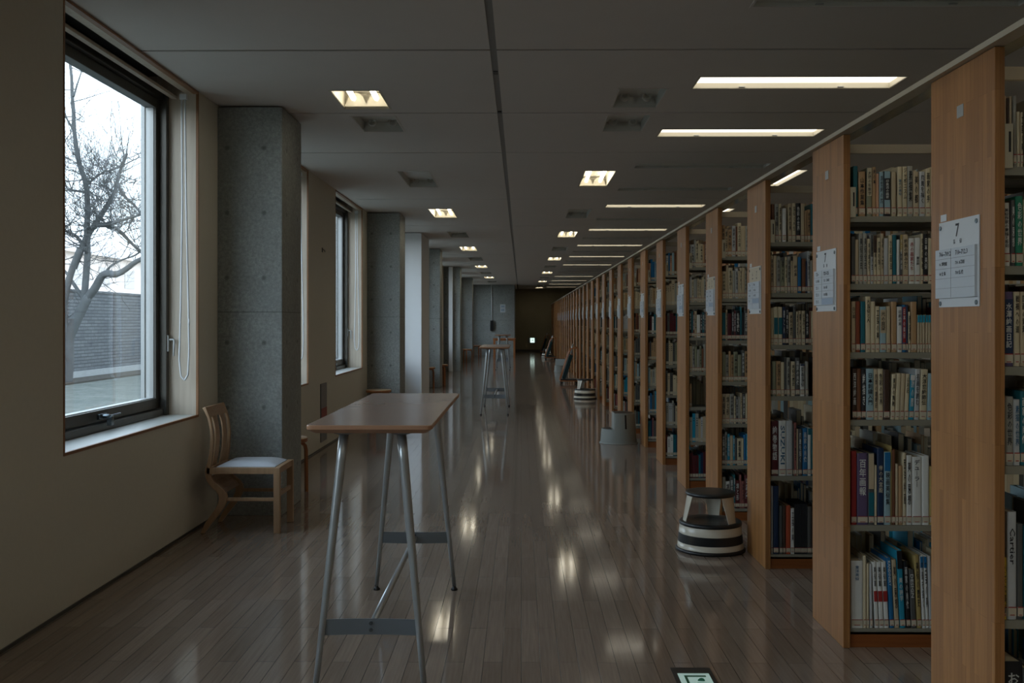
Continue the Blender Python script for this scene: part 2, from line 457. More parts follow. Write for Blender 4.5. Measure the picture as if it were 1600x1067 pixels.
for i, (a, b, on) in enumerate(SQR):
    fitting(.665, a, .985, b, on, 'square', f"{'lit' if on else 'unlit'} square light right of the ceiling track, {nth(i,2,on)} in its row", 'square ceiling lights along the shelf side')
for i, (a, b, on) in enumerate(LNG):
    fitting(1.148, a, 2.468, b, on, 'long', f"{'lit' if on else 'unlit'} long light above shelf ends, {nth(i,3,on)} of them", 'long ceiling lights above the bookcase ends')
for i, (a, b) in enumerate(STR):
    fitting(2.84, a, 2.96, b, 1, 'strip', ('nearer lit narrow strip light seen over the bookcase tops', 'farther lit narrow strip light seen over the bookcase tops', 'added unseen strip light right above the nearest bookcase', 'added unseen strip light right of the camera before the bookcases')[i], 'narrow strip lights between the bookcases')

for i, (a, b) in enumerate(LNG_ADDED):
    fitting(4.25, a, 5.57, b, 1, 'long', f'added unseen strip light above the middle of the stacks, {ORD[i]} of its row', 'added unseen ceiling lights over the stacks')

# ================================================================= WINDOWS
for i, (a, b) in enumerate(WIN):
    wn = i+1
    root = thing(f'window_{wn}', None, None, (XL, (a+b)/2, ZS)); struct(root)
    if 'category' in root: del root['category']
    X0 = 0.0; hy = (b-a)/2; zt = ZT-ZS+.02
    e = .012
    # wooden edge round the opening
    f = MB()
    f.box(-.012, -hy-e, -.016, .004, -hy, zt+.14).box(-.012, hy, -.016, .004, hy+e, zt+.14)
    f.box(-.012, -hy, -.016, .004, hy, 0).box(-.03, -hy, zt+.0, .004, hy, zt+.015)
    f.build('window_trim', M['trim'], root)
    r = MB()
    r.box(-.35, -hy-e, -.014, -.012, -hy, zt+.12).box(-.35, hy, -.014, -.012, hy+e, zt+.12)
    r.build('window_reveal', M['reveal'], root)
    MB().box(-.35, -hy, -.014, -.012, hy, 0).build('window_sill', M['sill'], root)
    hb = MB().box(-.085, -hy, zt+.002, -.0305, hy, zt+.012).box(-.175, -hy, zt-.035, -.14, hy, zt-.015)
    hb.build('window_header', M['reveal'], root)
    MB().box(-.35, -hy, zt+.12, 0, hy, zt+.14).box(-.35, -hy, zt-.04, -.33, hy, zt+.12).build('blind_box', M['bronze'], root)
    fr = MB()
    fo, fi = -.30, -.195       # outer and inner face of frame
    fr.box(fo, -hy, 0, fi, -hy+.05, zt).box(fo, hy-.05, 0, fi, hy, zt)
    fr.box(fo, -hy+.05, 0, fi-.02, hy-.05, .045).box(fo, -hy+.05, zt-.05, fi-.02, hy-.05, zt)
    fr.build('window_frame', M['bronze'], root, bevel=.003)
    sh = MB(); k = .05
    so, si = -.32, -.245
    sh.box(so, -hy+k, .05, si, -hy+k+.055, zt-.052).box(so, hy-k-.055, .05, si, hy-k, zt-.052)
    sh.box(so, -hy+k+.055, .05, si, hy-k-.055, .118).box(so, -hy+k+.055, zt-.115, si, hy-k-.055, zt-.052)
    sh.build('window_sash', [M['bronze']], root, bevel=.003)
    bd = MB()
    bd.box(-.31, hy-k-.060, .118, -.262, hy-k-.055, zt-.115).box(-.31, -hy+k+.055, .118, -.262, -hy+k+.060, zt-.115)
    bd.box(-.31, -hy+k+.060, .118, -.262, hy-k-.060, .123)
    bd.build('window_bead', M['alu'], root)
    MB().box(-.292, -hy+k+.055, .118, -.286, hy-k-.055, zt-.115).build('glass_pane', M['glass'], root)
    ex = MB().box(-.35, hy-.10, 0, -.325, hy, zt).box(-.35, -hy, 0, -.325, -hy+.03, zt)
    ex.build('outer_jamb', M['alu'], root)
    # bottom latch and lever handle
    if wn in (3, 4, 5, 6):
        lt = MB().box(-.245, -.05, .066, -.228, .05, .098).tube([(-.225,-.012,.082),(-.19,-.012,.085),(-.178,-.01,.08)], [.012,.012,.010], 10)
        lt.box(-.20, -.02, .03, -.17, .012, .085).tube([(-.19,.0,.083),(-.185,.14,.088)], [.006,.005], 8)
        lt.build('window_latch', M['screw'], root, bevel=.002)
        hd = MB().box(-.195, hy-.04, .43, -.186, hy-.012, .54).tube([(-.186,hy-.026,.51),(-.155,hy-.026,.51),(-.15,hy-.03,.50),(-.15,hy-.04,.40)], [.008,.008,.008,.006], 8)
        hd.build('window_handle', M['alu'], root, bevel=.001)
for nm, wi, dy in (('nearest window beside the wooden chair', 2, 0), ('window half hidden behind the nearest concrete column', 3, 0), ('window beyond the nearest concrete column', 4, 0)):
    b = WIN[wi][1]
    pts = []
    y = b-.10; x = XL-.075
    loop = [(0,2.90),(.004,2.2),(-.006,1.5),(-.016,1.15),(-.004,1.035),(.02,1.01),(.042,1.045),(.05,1.2),(.046,1.5),(.03,2.2),(.022,2.90)]
    fine = []
    for q in range(len(loop)-1):
        for s_ in range(4):
            u_ = s_/4; fine.append((loop[q][0]*(1-u_)+loop[q+1][0]*u_, loop[q][1]*(1-u_)+loop[q+1][1]*u_))
    fine.append(loop[-1])
    t = thing('blind_cord', f'white looped blind cord hanging in the {nm}', 'blind cord', (x, y, 1.0), 0, 'blind cords in the window recesses')
    MB().tube([(p[0], 0, p[1]-1.0) for p in fine], .0062, 8).build('cord', M['cord'], t)
    MB().tube([(.049, 0, .42), (.050, 0, .38)], .007, 8).build('joiner', M['cord'], t)
    MB().box(-.01, -.015, 1.89, .035, .015, 1.925).build('chain_wheel', M['cord'], t)
# wall plates
t = thing('fire_hose_plate', 'narrow grey wall plate with a red band low on the window wall', 'wall plate', (XL, 11.03, .08))
MB().box(0, -.16, 0, .012, .16, .64).build('plate', M['hydrant'], t, bevel=.002)
MB().box(.012, -.15, .27, .015, .15, .37).build('band', M['red'], t)['label'] = 'dull red band'
t = thing('wall_hook', 'small dark hook on the wall between two windows', 'hook', (XL, 10.98, 2.19))
MB().box(0, -.02, -.02, .008, .02, .03).build('hook_plate', M['bronze'], t)
MB().tube([(.008,0,.01),(.03,0,.0),(.03,0,-.02)], .005, 8).build('hook_arm', M['bronze'], t)

# ================================================================= OUTSIDE
struct(MB().box(-60, -30, -.42, XL-.35, 90, -.02).build('ground', M['grass']))
struct(MB().box(-11.0, -10, -.02, -10.2, 70, .02).build('ground_soil_strip', M['soil']))
g = thing('garden_wall', 'long grey block wall across the lawn outside', 'garden wall', (-11.2, 25, 0)); struct(g); del g['category']
MB().box(-.1, -35, .17, .1, 45, 2.16).build('block_courses', M['block'], g)
MB().box(-.13, -35, 0, .17, 45, .17).build('wall_footing', M['cap'], g)
MB().box(-.12, -35, 2.16, .12, 45, 2.21).build('wall_coping', M['block'], g)
hs = thing('house', 'pale pinkish house standing behind the garden wall outside', 'building', (-30, 60, 0))
MB().box(-6, -5, 0, 4, 12, 5.4).build('house_wall', M['house'], hs)
MB().prism([(-6.6,5.4),(4.6,5.4),(-1,7.4)], 'y', -5.6, 12.6).build('roof', M['roof'], hs)
for z in (1.0, 3.6):
    for y in (-3, 1, 5, 9): MB().box(4.0, y, z, 4.05, y+1.6, z+1.2).build('house_window', M['house_window'], hs)
for x in (-5, -2, 1):
    MB().box(x, -5.05, 3.6, x+1.5, -5, 4.8).build('house_window', M['house_window'], hs)

# bare tree
def tree():
    rnd = random.Random(5)
    t = thing('bare_tree', 'bare leafless tree on the lawn outside the nearest window', 'tree', (0,0,0))
    D = 22.9
    mb = MB()
    def limb(pp, r0, r1, dy=0.0, n=8):
        pts = []
        for i, (x, y) in enumerate(pp):
            u = i/(len(pp)-1); Y = D+dy*u
            p = at(x, y, Y); pts.append(Vector((p[0], Y, p[2])))
        fine = []; 
        for i in range(len(pts)-1):
            for s in range(3):
                u = s/3; p0 = pts[max(i-1,0)]; p1 = pts[i]; p2 = pts[i+1]; p3 = pts[min(i+2, len(pts)-1)]
                fine.append(.5*((2*p1)+(-p0+p2)*u+(2*p0-5*p1+4*p2-p3)*u*u+(-p0+3*p1-3*p2+p3)*u**3))
        fine.append(pts[-1]); k = len(fine)
        mb.tube(fine, [r0+(r1-r0)*i/(k-1) for i in range(k)], n)
        return fine
    L = []
    L.append(limb([(100,606),(103,560),(104,530),(112,510),(124,485),(136,462)], .15, .11))
    L.append(limb([(104,535),(98,510),(96,480),(104,440),(112,415),(122,388)], .10, .07, -.3))
    L.append(limb([(128,478),(131,440),(134,400),(133,370),(134,330),(133,300),(130,280),(122,258),(116,225),(113,200),(112,172),(110,150),(109,120),(106,95),(100,70)], .085, .03, .3))
    L.append(limb([(134,465),(146,450),(156,432),(165,427),(180,428),(195,420),(208,410),(222,403),(250,392)], .10, .045, -.6))
    L.append(limb([(112,418),(122,395),(134,368),(146,350),(158,332),(170,312),(178,295),(184,270),(196,240)], .085, .035, .9))
    L.append(limb([(140,358),(152,350),(168,352),(184,360),(198,374),(212,388),(226,400)], .055, .03, .7))
    L.append(limb([(146,350),(160,352),(180,346),(200,340),(222,334)], .05, .02, -.8))
    L.append(limb([(112,150),(118,130),(124,112),(128,98)], .026, .01, .3))
    L.append(limb([(112,200),(106,192),(98,178),(90,165)], .03, .012, -.3))
    L.append(limb([(182,290),(196,310),(210,322),(224,345)], .04, .02, -.3))
    L.append(limb([(134,395),(118,370),(104,362),(88,355)], .05, .02, -.5))
    L.append(limb([(130,470),(110,440),(100,425),(85,410)], .05, .02, .5))
    L.append(limb([(134,300),(120,298),(104,296),(84,300)], .035, .012, .5))
    L.append(limb([(132,290),(142,280),(160,268),(180,262),(215,245)], .03, .012, -.6))
    L.append(limb([(160,430),(170,416),(190,405),(210,398),(235,380)], .03, .015, .8))
    trunk = mb.build('trunk', M['bark'], t)
    mb = MB()
    def grow(p, d, ln, r, depth):
        pts = [p]; q = p.copy(); dd = d.copy(); n = 4
        for i in range(n):
            dd = (dd+Vector((rnd.uniform(-.35,.35), rnd.uniform(-.35,.35), rnd.uniform(-.2,.38)))).normalized()
            q = q+dd*ln/n; pts.append(q.copy())
        mb.tube(pts, [r*(1-.16*i) for i in range(n+1)], 3 if depth > 0 else 4, caps=False)
        if depth < 3:
            for k in range(rnd.choice([2,3]) if depth else 3):
                b = pts[rnd.randint(1, n)]
                nd = (dd+Vector((rnd.uniform(-1,1), rnd.uniform(-1,1), rnd.uniform(-.5,.9)))).normalized()
                grow(b, nd, ln*rnd.uniform(.55,.8), r*.6, depth+1)
    for li, fine in enumerate(L[1:]):
        for i in range(2, len(fine), 1):
            if fine[i].z < 3.0 and rnd.random() < .75: continue
            if fine[i].z > 5.3 and rnd.random() < .72: continue
            for rep in range(2 if 2.6 < fine[i].z < 5.6 else 1):
                d = Vector((rnd.uniform(-1,1), rnd.uniform(-1,1), rnd.uniform(-.5,.8))).normalized()
                grow(fine[i], d, rnd.uniform(.5,1.45), .012, 0)
    mb.build('twigs', M['bark'], t)
tree()
# ================================================================= HIGH TABLES
def high_table(label, cx, y0, y1):
    cy = (y0+y1)/2; hl = (y1-y0)/2; hw = .229
    t = thing('high_table', label, 'table', (cx, cy, 0), 0, 'steel legged high tables down the aisle')
    def rr(hx, hy, r):
        pts = []
        for (sx, sy, a0) in ((1,1,0),(-1,1,90),(-1,-1,180),(1,-1,270)):
            for k in range(5):
                a = math.radians(a0+90*k/4); pts.append((sx*(hx-r)+r*math.cos(a), sy*(hy-r)+r*math.sin(a)))
        return pts
    top = MB(); outer = rr(hw, hl, .022); n = len(outer); lower = rr(hw-.022, hl-.022, .02); up = rr(hw-.003, hl-.003, .02)
    top.add([(x,y,1.0255) for x,y in up]+[(x,y,1.0225) for x,y in outer]+[(x,y,1.010) for x,y in outer]+[(x,y,.995) for x,y in lower], [], 0)
    b = 0
    top.f.append(tuple(range(n))); top.m.append(0); top.sm.append(False)
    top.f.append(tuple(3*n+i for i in range(n))[::-1]); top.m.append(1); top.sm.append(False)
    for L_ in range(3):
        for i in range(n):
            j = (i+1) % n
            top.f.append((L_*n+j, L_*n+i, (L_+1)*n+i, (L_+1)*n+j)); top.m.append(1); top.sm.append(False)
    top.build('tabletop', [M['table'], M['table_edge']], t)
    for sy in (-1, 1):
        for sx in (-1, 1):
            tx, ty, bx, by = sx*.107, sy*(hl-.105), sx*.203, sy*(hl-.03)
            L = MB()
            P = lambda u: (tx+(bx-tx)*u, ty+(by-ty)*u, .984+(.022-.984)*u)
            L.tube([P(0), P(.1), P(.35), P(.7), P(1)], [.0185,.018,.016,.0125,.0105], 16)
            lg = L.build('leg', M['galv'], t)
            MB().lathe([(0,.994),(.041,.994),(.041,.987),(.022,.982),(0,.982)], tx, ty, 24).build('flange', M['plate'], lg)
            MB().lathe([(0,0),(.017,0),(.018,.006),(.011,.014),(.007,.022),(.007,.034),(0,.034)], bx, by, 16).build('adjustable_foot', M['black'], lg)
        # bent plate between the pair of legs
        f = lambda z: (.984-z)/(.984-.022)
        zz0, zz1 = .25, .308
        yy = lambda z: ty+(by-ty)*f(z)
        xw = lambda z: .107+(.203-.107)*f(z)
        pl = MB(); N = 12
        vs = []
        for i in range(N+1):
            u = -1+2*i/N
            for z in (zz0, zz1):
                x = u*(xw((zz0+zz1)/2)-.006); y = yy((zz0+zz1)/2) - sy*.012*(1-u*u)
                vs += [(x, y-.0025, z), (x, y+.0025, z)]
        fs = []
        for i in range(N):
            a = i*4; b = a+4
            fs += [(a,b,b+2,a+2), (a+1,a+3,b+3,b+1), (a,a+1,b+1,b), (a+2,b+2,b+3,a+3)]
        fs += [(0,2,3,1), (4*N,4*N+1,4*N+3,4*N+2)]
        pl.add(vs, fs); p = pl.build('foot_plate', M['plate'], t)
        yc = yy(.28)-sy*.012
        for z in (.267, .292):
            MB().prism([(.007*math.cos(a*math.pi/3), z+.007*math.sin(a*math.pi/3)) for a in range(6)], 'y', yc-.003, yc-.0085 if sy < 0 else yc-.009).build('bolt', M['screw'], p)
    yc = (hl-.105)*.25+(hl-.03)*.75
    yb = hl-.105+(.075)*((.984-.279)/(.962)) - .012
    MB().tube([(0,-yb+.004,.279),(0,yb-.004,.279)], .0135, 14).build('stretcher_bar', M['galv'], t)
    return t
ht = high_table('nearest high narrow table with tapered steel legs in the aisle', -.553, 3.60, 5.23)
MB().box(-.222, -.0165, .4*0+1.0256, -.150, -.0135, 1.0262).build('pale_strip', M['alu'], ht)  # short pale line lying across part of the tabletop
high_table('second high narrow steel legged table, farther down the aisle', -.404, 14.93, 16.55)
high_table('farthest high steel legged table in front of the wooden desk', -.540, 29.0, 30.6)
# wooden desk
t = thing('wooden_desk', 'plain orange wood desk standing before the end wall', 'desk', (-.655, 38.9, 0))
MB().box(-.45, -.35, .735, .45, .35, .765).build('desktop', M['birch'], t, bevel=.003)
for x in (-.43, .35):
    for y in (-.32, .25): MB().box(x, y, 0, x+.075, y+.07, .735).build('leg', M['birch'], t, bevel=.003)
MB().box(-.36, -.30, .67, .36, -.28, .735).box(-.36, .28, .67, .36, .30, .735).build('apron', M['birch'], t)

# ================================================================= WOODEN CHAIR
def chair():
    x0 = XL+.06
    t = thing('wooden_chair', 'pale wooden slat-back chair with white seat against the nearest concrete column', 'chair', (-1.84, 6.78, 0))
    def c(zx, zy):
        px = 300+zx/4.445; py = 610+zy/4.445
        return ((px-CX)/236.5+1.84, H-(py-CY)/236.5+.006)
    left = [(65,130),(82,160),(98,195),(110,240),(118,290),(121,345),(118,400),(112,450),(100,505),(88,545),(82,580),(88,620),(104,655),(130,685),(158,708),(176,735),(182,762),(176,790),(158,830),(122,880),(86,930),(52,988)]
    right = [(88,122),(103,160),(117,195),(128,240),(137,290),(141,345),(139,400),(136,450),(130,505),(122,545),(118,580),(128,612),(150,645),(182,672),(212,698),(232,725),(238,755),(232,790),(212,830),(172,885),(130,935),(80,988)]
    Lp = [c(*q) for q in left]; Rp = [c(*q) for q in right]
    Lp[-1] = (Lp[-1][0], 0.0); Rp[-1] = (Rp[-1][0], 0.0)
    hw = .205
    def stile(y0, y1):
        mb = MB(); vs = []; n = len(Lp)
        for a, b in zip(Lp, Rp): vs += [(a[0], y0, a[1]), (b[0], y0, b[1]), (b[0], y1, b[1]), (a[0], y1, a[1])]
        fs = []
        for i in range(n-1):
            p = i*4; q = p+4
            fs += [(p,p+1,q+1,q), (p+1,p+2,q+2,q+1), (p+2,p+3,q+3,q+2), (p+3,p,q,q+3)]
        fs += [(0,3,2,1), (4*n-4,4*n-3,4*n-2,4*n-1)]
        return mb.add(vs, fs)
    for y in (-hw, hw-.028):
        stile(y, y+.028).build('rear_leg', M['chair'], t, bevel=.003)
    def mid(i, o=0.0): return ((Lp[i][0]+Rp[i][0])/2+o, (Lp[i][1]+Rp[i][1])/2)
    # crest rail and slats following the stiles
    def band(i0, i1, y0, y1, th):
        vs = []; idx = list(range(i0, i1+1))
        for i in idx:
            m = mid(i); vs += [(m[0]-th/2, y0, m[1]), (m[0]+th/2, y0, m[1]), (m[0]+th/2, y1, m[1]), (m[0]-th/2, y1, m[1])]
        fs = []
        for k in range(len(idx)-1):
            p = k*4; q = p+4
            fs += [(p,p+1,q+1,q), (p+1,p+2,q+2,q+1), (p+2,p+3,q+3,q+2), (p+3,p,q,q+3)]
        n = len(idx)
        fs += [(0,3,2,1), (4*n-4,4*n-3,4*n-2,4*n-1)]
        return MB().add(vs, fs)
    cr = band(0, 2, -hw+.028, hw-.028, .018)
    cr.build('crest_rail', M['chair'], t, bevel=.002)
    for y in (-.125, .040):
        band(2, 9, y, y+.085, .011).build('back_slat', M['chair'], t, bevel=.002)
    band(11, 15, -hw+.028, hw-.028, .014).build('lower_back_panel', M['chair'], t)
    zs = .435; xf = 1.84-1.598; xr = mid(9)[0]-.01
    for y in (-hw, hw-.036):
        MB().box(xf-.042, y, 0, xf, y+.036, zs).build('front_leg', M['chair'], t, bevel=.003)
    sr = MB()
    for y in (-hw, hw-.028): sr.box(xr, y, zs-.042, xf-.042, y+.026, zs)
    sr.box(xf-.036, -hw+.036, zs-.042, xf-.006, hw-.036, zs).box(xr+.01, -hw+.028, zs-.042, xr+.03, hw-.028, zs)
    sr.build('seat_frame', M['chair'], t, bevel=.002)
    cu = MB(); N = 8
    xa, xb, ya, yb = xr+.06, xf-.04, -hw+.028, hw-.028
    vs = []; fs = []
    for i in range(N+1):
        for j in range(N+1):
            u = i/N; v = j/N
            e = (1-(2*u-1)**6)*(1-(2*v-1)**6)
            vs.append((xa+(xb-xa)*u, ya+(yb-ya)*v, zs+.003+.028*e))
    for i in range(N):
        for j in range(N):
            a = i*(N+1)+j; fs.append((a, a+N+1, a+N+2, a+1))
    cu.add(vs, fs, 0, True); cu.box(xa, ya, zs-.02, xb, yb, zs+.0035)
    cu.build('seat_cushion', M['cushion'], t)
    for y in (-hw+.006, hw-.028):
        MB().box(mid(16)[0]+.015, y, .212, xf-.042, y+.02, .234).build('side_stretcher', M['chair'], t, bevel=.002)
    MB().box(xf-.03, -hw+.036, .235, xf-.012, hw-.036, .262).build('front_stretcher', M['chair'], t, bevel=.002)
    return t
chair()

# ================================================================= BENT-LEG STOOLS
def stool(label, x, y, rz):
    t = thing('round_stool', label, 'stool', (x, y, 0), rz, 'bent-leg wooden stools along the window wall')
    MB().lathe([(0,.42),(.172,.42),(.176,.425),(.176,.452),(.172,.457),(0,.457)], 0, 0, 36, ms=[1,1,1,0,0]).build('seat', [M['birchtop'], M['birch']], t)
    for k in range(3):
        a = 2*math.pi*k/3+.3
        ca, sa = math.cos(a), math.sin(a)
        prof = [(.04,.398),(.105,.398),(.135,.39),(.152,.372),(.158,.34),(.16,.2),(.162,0.0)]
        inn = [(.04,.42),(.105,.42),(.15,.412),(.172,.385),(.18,.345),(.182,.2),(.184,0.0)]
        w_ = .022; vs = []; 
        for p, q in zip(prof, inn):
            for (r, z) in (p, q):
                for s_ in (-w_, w_): vs.append((r*ca-s_*sa, r*sa+s_*ca, z))
        n = len(prof); fs = []
        for i in range(n-1):
            p = i*4; q = p+4
            fs += [(p,p+1,q+1,q), (p+1,p+3,q+3,q+1), (p+3,p+2,q+2,q+3), (p+2,p,q,q+2)]
        fs += [(0,2,3,1), (4*n-4,4*n-3,4*n-1,4*n-2)]
        MB().add(vs, fs).build('leg', M['birch'], t, bevel=.003)
    return t
st = stool('round wooden stool half hidden behind the nearest concrete column', -1.925, 8.12, .2)
for lab, x, y, r in (('round wooden stool in front of the second concrete column', -1.99, 13.88, 0),
                     ('round wooden stool partly hidden beyond the white painted projection', -1.97, 20.75, .4),
                     ('round wooden stool just behind the third concrete column', -1.80, 22.1, .9),
                     ('round wooden stool in front of the last concrete column', -1.88, 34.75, .1),
                     ('round wooden stool farthest down the window side, before end wall', -1.76, 40.3, .5)):
    dup(st, (x, y, 0), lab, r)

# ================================================================= KICK STOOLS
def kick_stool(label, x, y, rz, sc=1.0):
    t = thing('kick_stool', label, 'step stool', (x, y, 0), rz, 'black and cream banded kick stools')
    t.scale = (1, 1, sc)
    MB().lathe([(0,.0),(.205,.0),(.213,.004),(.213,.014),(.204,.022),(0,.022)], 0, 0, 48).build('rubber_base', M['black'], t)
    MB().lathe([(.203,.020),(.199,.055),(.1985,.055),(.193,.108),(.1925,.108),(.187,.160)], 0, 0, 48, ms=[0,0,1,0,0]).build('banded_drum', [M['kick_white'], M['kick_black']], t)
    MB().lathe([(.185,.156),(.190,.160),(.191,.172),(.186,.180),(.165,.181),(.12,.176),(.115,.172),(0,.172)], 0, 0, 48).build('lower_step', M['kick_black'], t)
    for k in range(3):
        a = math.radians((-48, 72, 186)[k]); vs = []; fs = []; n = 6
        for i in range(n+1):
            u = -1+2*i/n
            for (r, z, hw) in ((.142,.336,.42), (.168,.176,.2)):
                aa = a+u*hw
                vs += [((r-.004)*math.cos(aa), (r-.004)*math.sin(aa), z), (r*math.cos(aa), r*math.sin(aa), z)]
        for i in range(n):
            p = i*4; q = p+4
            fs += [(p,q,q+2,p+2), (p+1,p+3,q+3,q+1), (p,p+1,q+1,q), (p+2,q+2,q+3,p+3)]
        fs += [(0,2,3,1), (4*n,4*n+1,4*n+3,4*n+2)]
        MB().add(vs, fs).build('leg', M['kick_white'], t)
    MB().lathe([(0,.336),(.146,.336),(.152,.342),(.152,.352),(.146,.358),(.125,.360),(0,.360)], 0, 0, 48).build('upper_step', M['kick_black'], t)
    return t
ks = kick_stool('nearest cream and black banded kick stool, beside the third bookcase', 1.165, 6.145, 0)
dup(ks, (1.165, 18.2, 0), 'cream and black banded kick stool just before the nearest teal padded cart', math.radians(35))
dup(ks, (1.0, 39.0, 0), 'farthest small cream and black kick stool beside the second cart', math.radians(80))
# grey plastic two step stools
def grey_step(label, x, y, rz):
    t = thing('plastic_step_stool', label, 'step stool', (x, y, 0), rz, 'grey plastic two step stools')
    mb = MB(); n = 48; vs = []
    R = lambda z: .212-.030*(z/.355)
    def ring(z, cut):
        out = []
        for i in range(n):
            a = 2*math.pi*i/n; r = R(z); px, py = r*math.cos(a), r*math.sin(a)*.92
            if cut and px < -.066: px = -.066
            out.append((px, py, z))
        return out
    # lower body
    vs = ring(0, 0)+ring(.006, 0)+ring(.168, 0)
    mb.add(vs, [tuple(range(n))[::-1]]+[(L*n+i, L*n+(i+1) % n, (L+1)*n+(i+1) % n, (L+1)*n+i) for L in range(2) for i in range(n)]+[tuple(2*n+i for i in range(n))], 0)
    # upper body with the flat cut face
    vs = ring(.168, 1)+ring(.345, 1)+[(p[0]*.965, p[1]*.965, .352) for p in ring(.352, 1)]
    mb.add(vs, [(L*n+i, L*n+(i+1) % n, (L+1)*n+(i+1) % n, (L+1)*n+i) for L in range(2) for i in range(n)]+[tuple(2*n+i for i in range(n))], 0)
    mb.build('moulded_body', M['greyplastic'], t)
    MB().lathe([(.20,.0),(.224,.0),(.224,.008),(.208,.016)], 0, 0, 48).build('base_rim', M['greyplastic'], t).scale = (1, .93, 1)
    tr_ = ring(.353, 1)
    mb = MB(); pts = [(p[0]*.9+.004, p[1]*.9) for p in tr_]
    mb.prism(pts, 'z', .3525, .356).build('upper_tread', M['kick_black'], t)
    lo = [(x_*.92, y_*.92) for (x_, y_, z_) in ring(.168, 0) if x_ < -.078]
    MB().prism(lo, 'z', .1685, .172).build('lower_tread', M['kick_black'], t)
    # grip slots in the wall of the upper part
    for a in (-1.22, 1.22):
        s = MB(); vs = []
        for aa in (a-.055, a+.055):
            for z in (.175, .335):
                r = R(z)+.0012; vs += [(r*math.cos(aa), r*math.sin(aa)*.92, z), ((r-.006)*math.cos(aa), (r-.006)*math.sin(aa)*.92, z)]
        s.add(vs, [(0,4,6,2), (1,3,7,5), (0,1,5,4), (2,6,7,3), (0,2,3,1), (4,5,7,6)])
        s.build('grip_slot', M['black'], t)
    return t
gs = grey_step('grey plastic two step stool beside the seventh bookcase', 1.128, 11.55, 0)
dup(gs, (1.135, 28.2, 0), 'farther grey plastic step stool between the two teal carts', math.radians(55))

# ================================================================= TEAL CARTS
def cart(label, x, y):
    t = thing('folding_cart', label, 'cart', (x, y, 0), 0, 'folding carts with teal padding by the bookcases')
    # local: x towards the bookcases
    MB().box(-.20, -.24, .085, .20, .24, .11).build('platform', M['kick_black'], t, bevel=.004)
    MB().box(-.21, -.25, .060, .21, .25, .084).build('wood_base', M['birch'], t, bevel=.003)
    for sx in (-.17, .17):
        for sy in (-.2, .2):
            MB().tube([(sx, sy-.012, .028), (sx, sy+.012, .028)], .028, 14).build('caster', M['black'], t)
    a = [(-.20,.10), (-.02,.66), (.03,.76)]
    for sy in (-.2, .2):
        MB().tube([(-.205, sy, .085), (-.12, sy, .36), (-.01, sy, .70), (.05, sy, .80), (.19, sy, .815), (.205, sy, .78), (.205, sy, .10)], .014, 8).build('side_frame', M['birch'], t)
    pd = MB(); d = Vector((.18, 0, .56)).normalized(); nrm = Vector((d.z, 0, -d.x))
    p0 = Vector((-.165, 0, .135))
    vs = []
    for L_ in (0, .56):
        for w_ in (.0, .085):
            for s_ in (-.18, .18):
                q = p0+d*L_+nrm*w_; vs.append((q.x, s_, q.z))
    pd.add(vs, [(0,1,3,2), (4,6,7,5), (0,4,5,1), (2,3,7,6), (0,2,6,4), (1,5,7,3)])
    pd.build('padded_back', M['teal'], t, bevel=.015)
    MB().tube([(.055,-.06,.68), (.075,-.06,.84), (.09,-.05,.885), (.09,.05,.885), (.075,.06,.84), (.055,.06,.68)], .017, 10).build('steel_handle', M['galv'], t)
    return t
ct = cart('nearest folding cart with teal padded back and steel handle', 1.085, 22.65)
dup(ct, (1.09, 37.3, 0), 'second teal padded folding cart, farther down the bookcase row')
dup(ct, (1.07, 44.6, 0), 'farthest dark folding cart near the brown end wall')

# ================================================================= SIGNS, END WALL
t = thing('floor_exit_sign', 'green luminous exit sign panel set into the floorboards', 'floor sign', (.682, 3.80, 0))
MB().box(-.079, -.23, .0005, .079, .23, .0035).build('sign_frame', M['black'], t)
MB().box(-.062, -.205, .0035, .062, .16, .005).build('luminous_panel', M['exitgreen'], t)
g = MB()
g.box(-.040, -.12, .005, -.030, .135, .0058).box(-.030, .12, .005, .045, .135, .0058)
g.tube([(.018,.075,.0054),(.0181,.076,.0058)], .014, 12)
g.prism([(-.02,.02),(.0,.055),(.03,.05),(.04,.02),(.03,.015),(.02,.035),(.01,.0),(.03,-.03),(.02,-.08),(.008,-.075),(.012,-.04),(-.012,-.01),(-.03,-.04),(-.045,-.035),(-.028,.0)], 'z', .005, .0058)
g.build('running_figure_pictogram', M['exitdark'], t)
t = thing('exit_light_box', 'small glowing white exit light low on the brown end wall', 'exit sign', (.53, YF, .53))
MB().box(-.22, -.06, -.12, .22, .004, .13).build('dark_box', M['hydrant'], t)
MB().box(-.10, -.075, -.11, .10, -.06, .11).build('lit_panel', M['exitlit'], t)
MB().prism([(-.04,-.008),(.01,-.008),(.01,-.03),(.05,.0),(.01,.03),(.01,.008),(-.04,.008)], 'y', -.082, -.075).build('arrow', M['exitdark'], t)
t = thing('wall_conduit', 'white conduit running down the concrete end wall to a black box', 'conduit', (-1.235, YE, 0))
MB().tube([(0,-.02,ZC),(0,-.02,1.45)], .022, 8).build('conduit_pipe', M['cord'], t)
MB().box(-.065, -.11, 1.03, .065, 0, 1.46).build('black_box', M['black'], t, bevel=.004)
t = thing('wall_notice', 'white paper notice on the concrete end wall', 'notice', (-.775, YE, 1.97))
MB().box(-.11, -.006, -.17, .11, 0, .17).build('notice_sheet', M['paper2'], t)
MB().box(-.07, -.008, .04, .07, -.006, .12).box(-.07, -.008, -.12, .07, -.006, -.02).build('notice_print', M['bluepaper'], t)
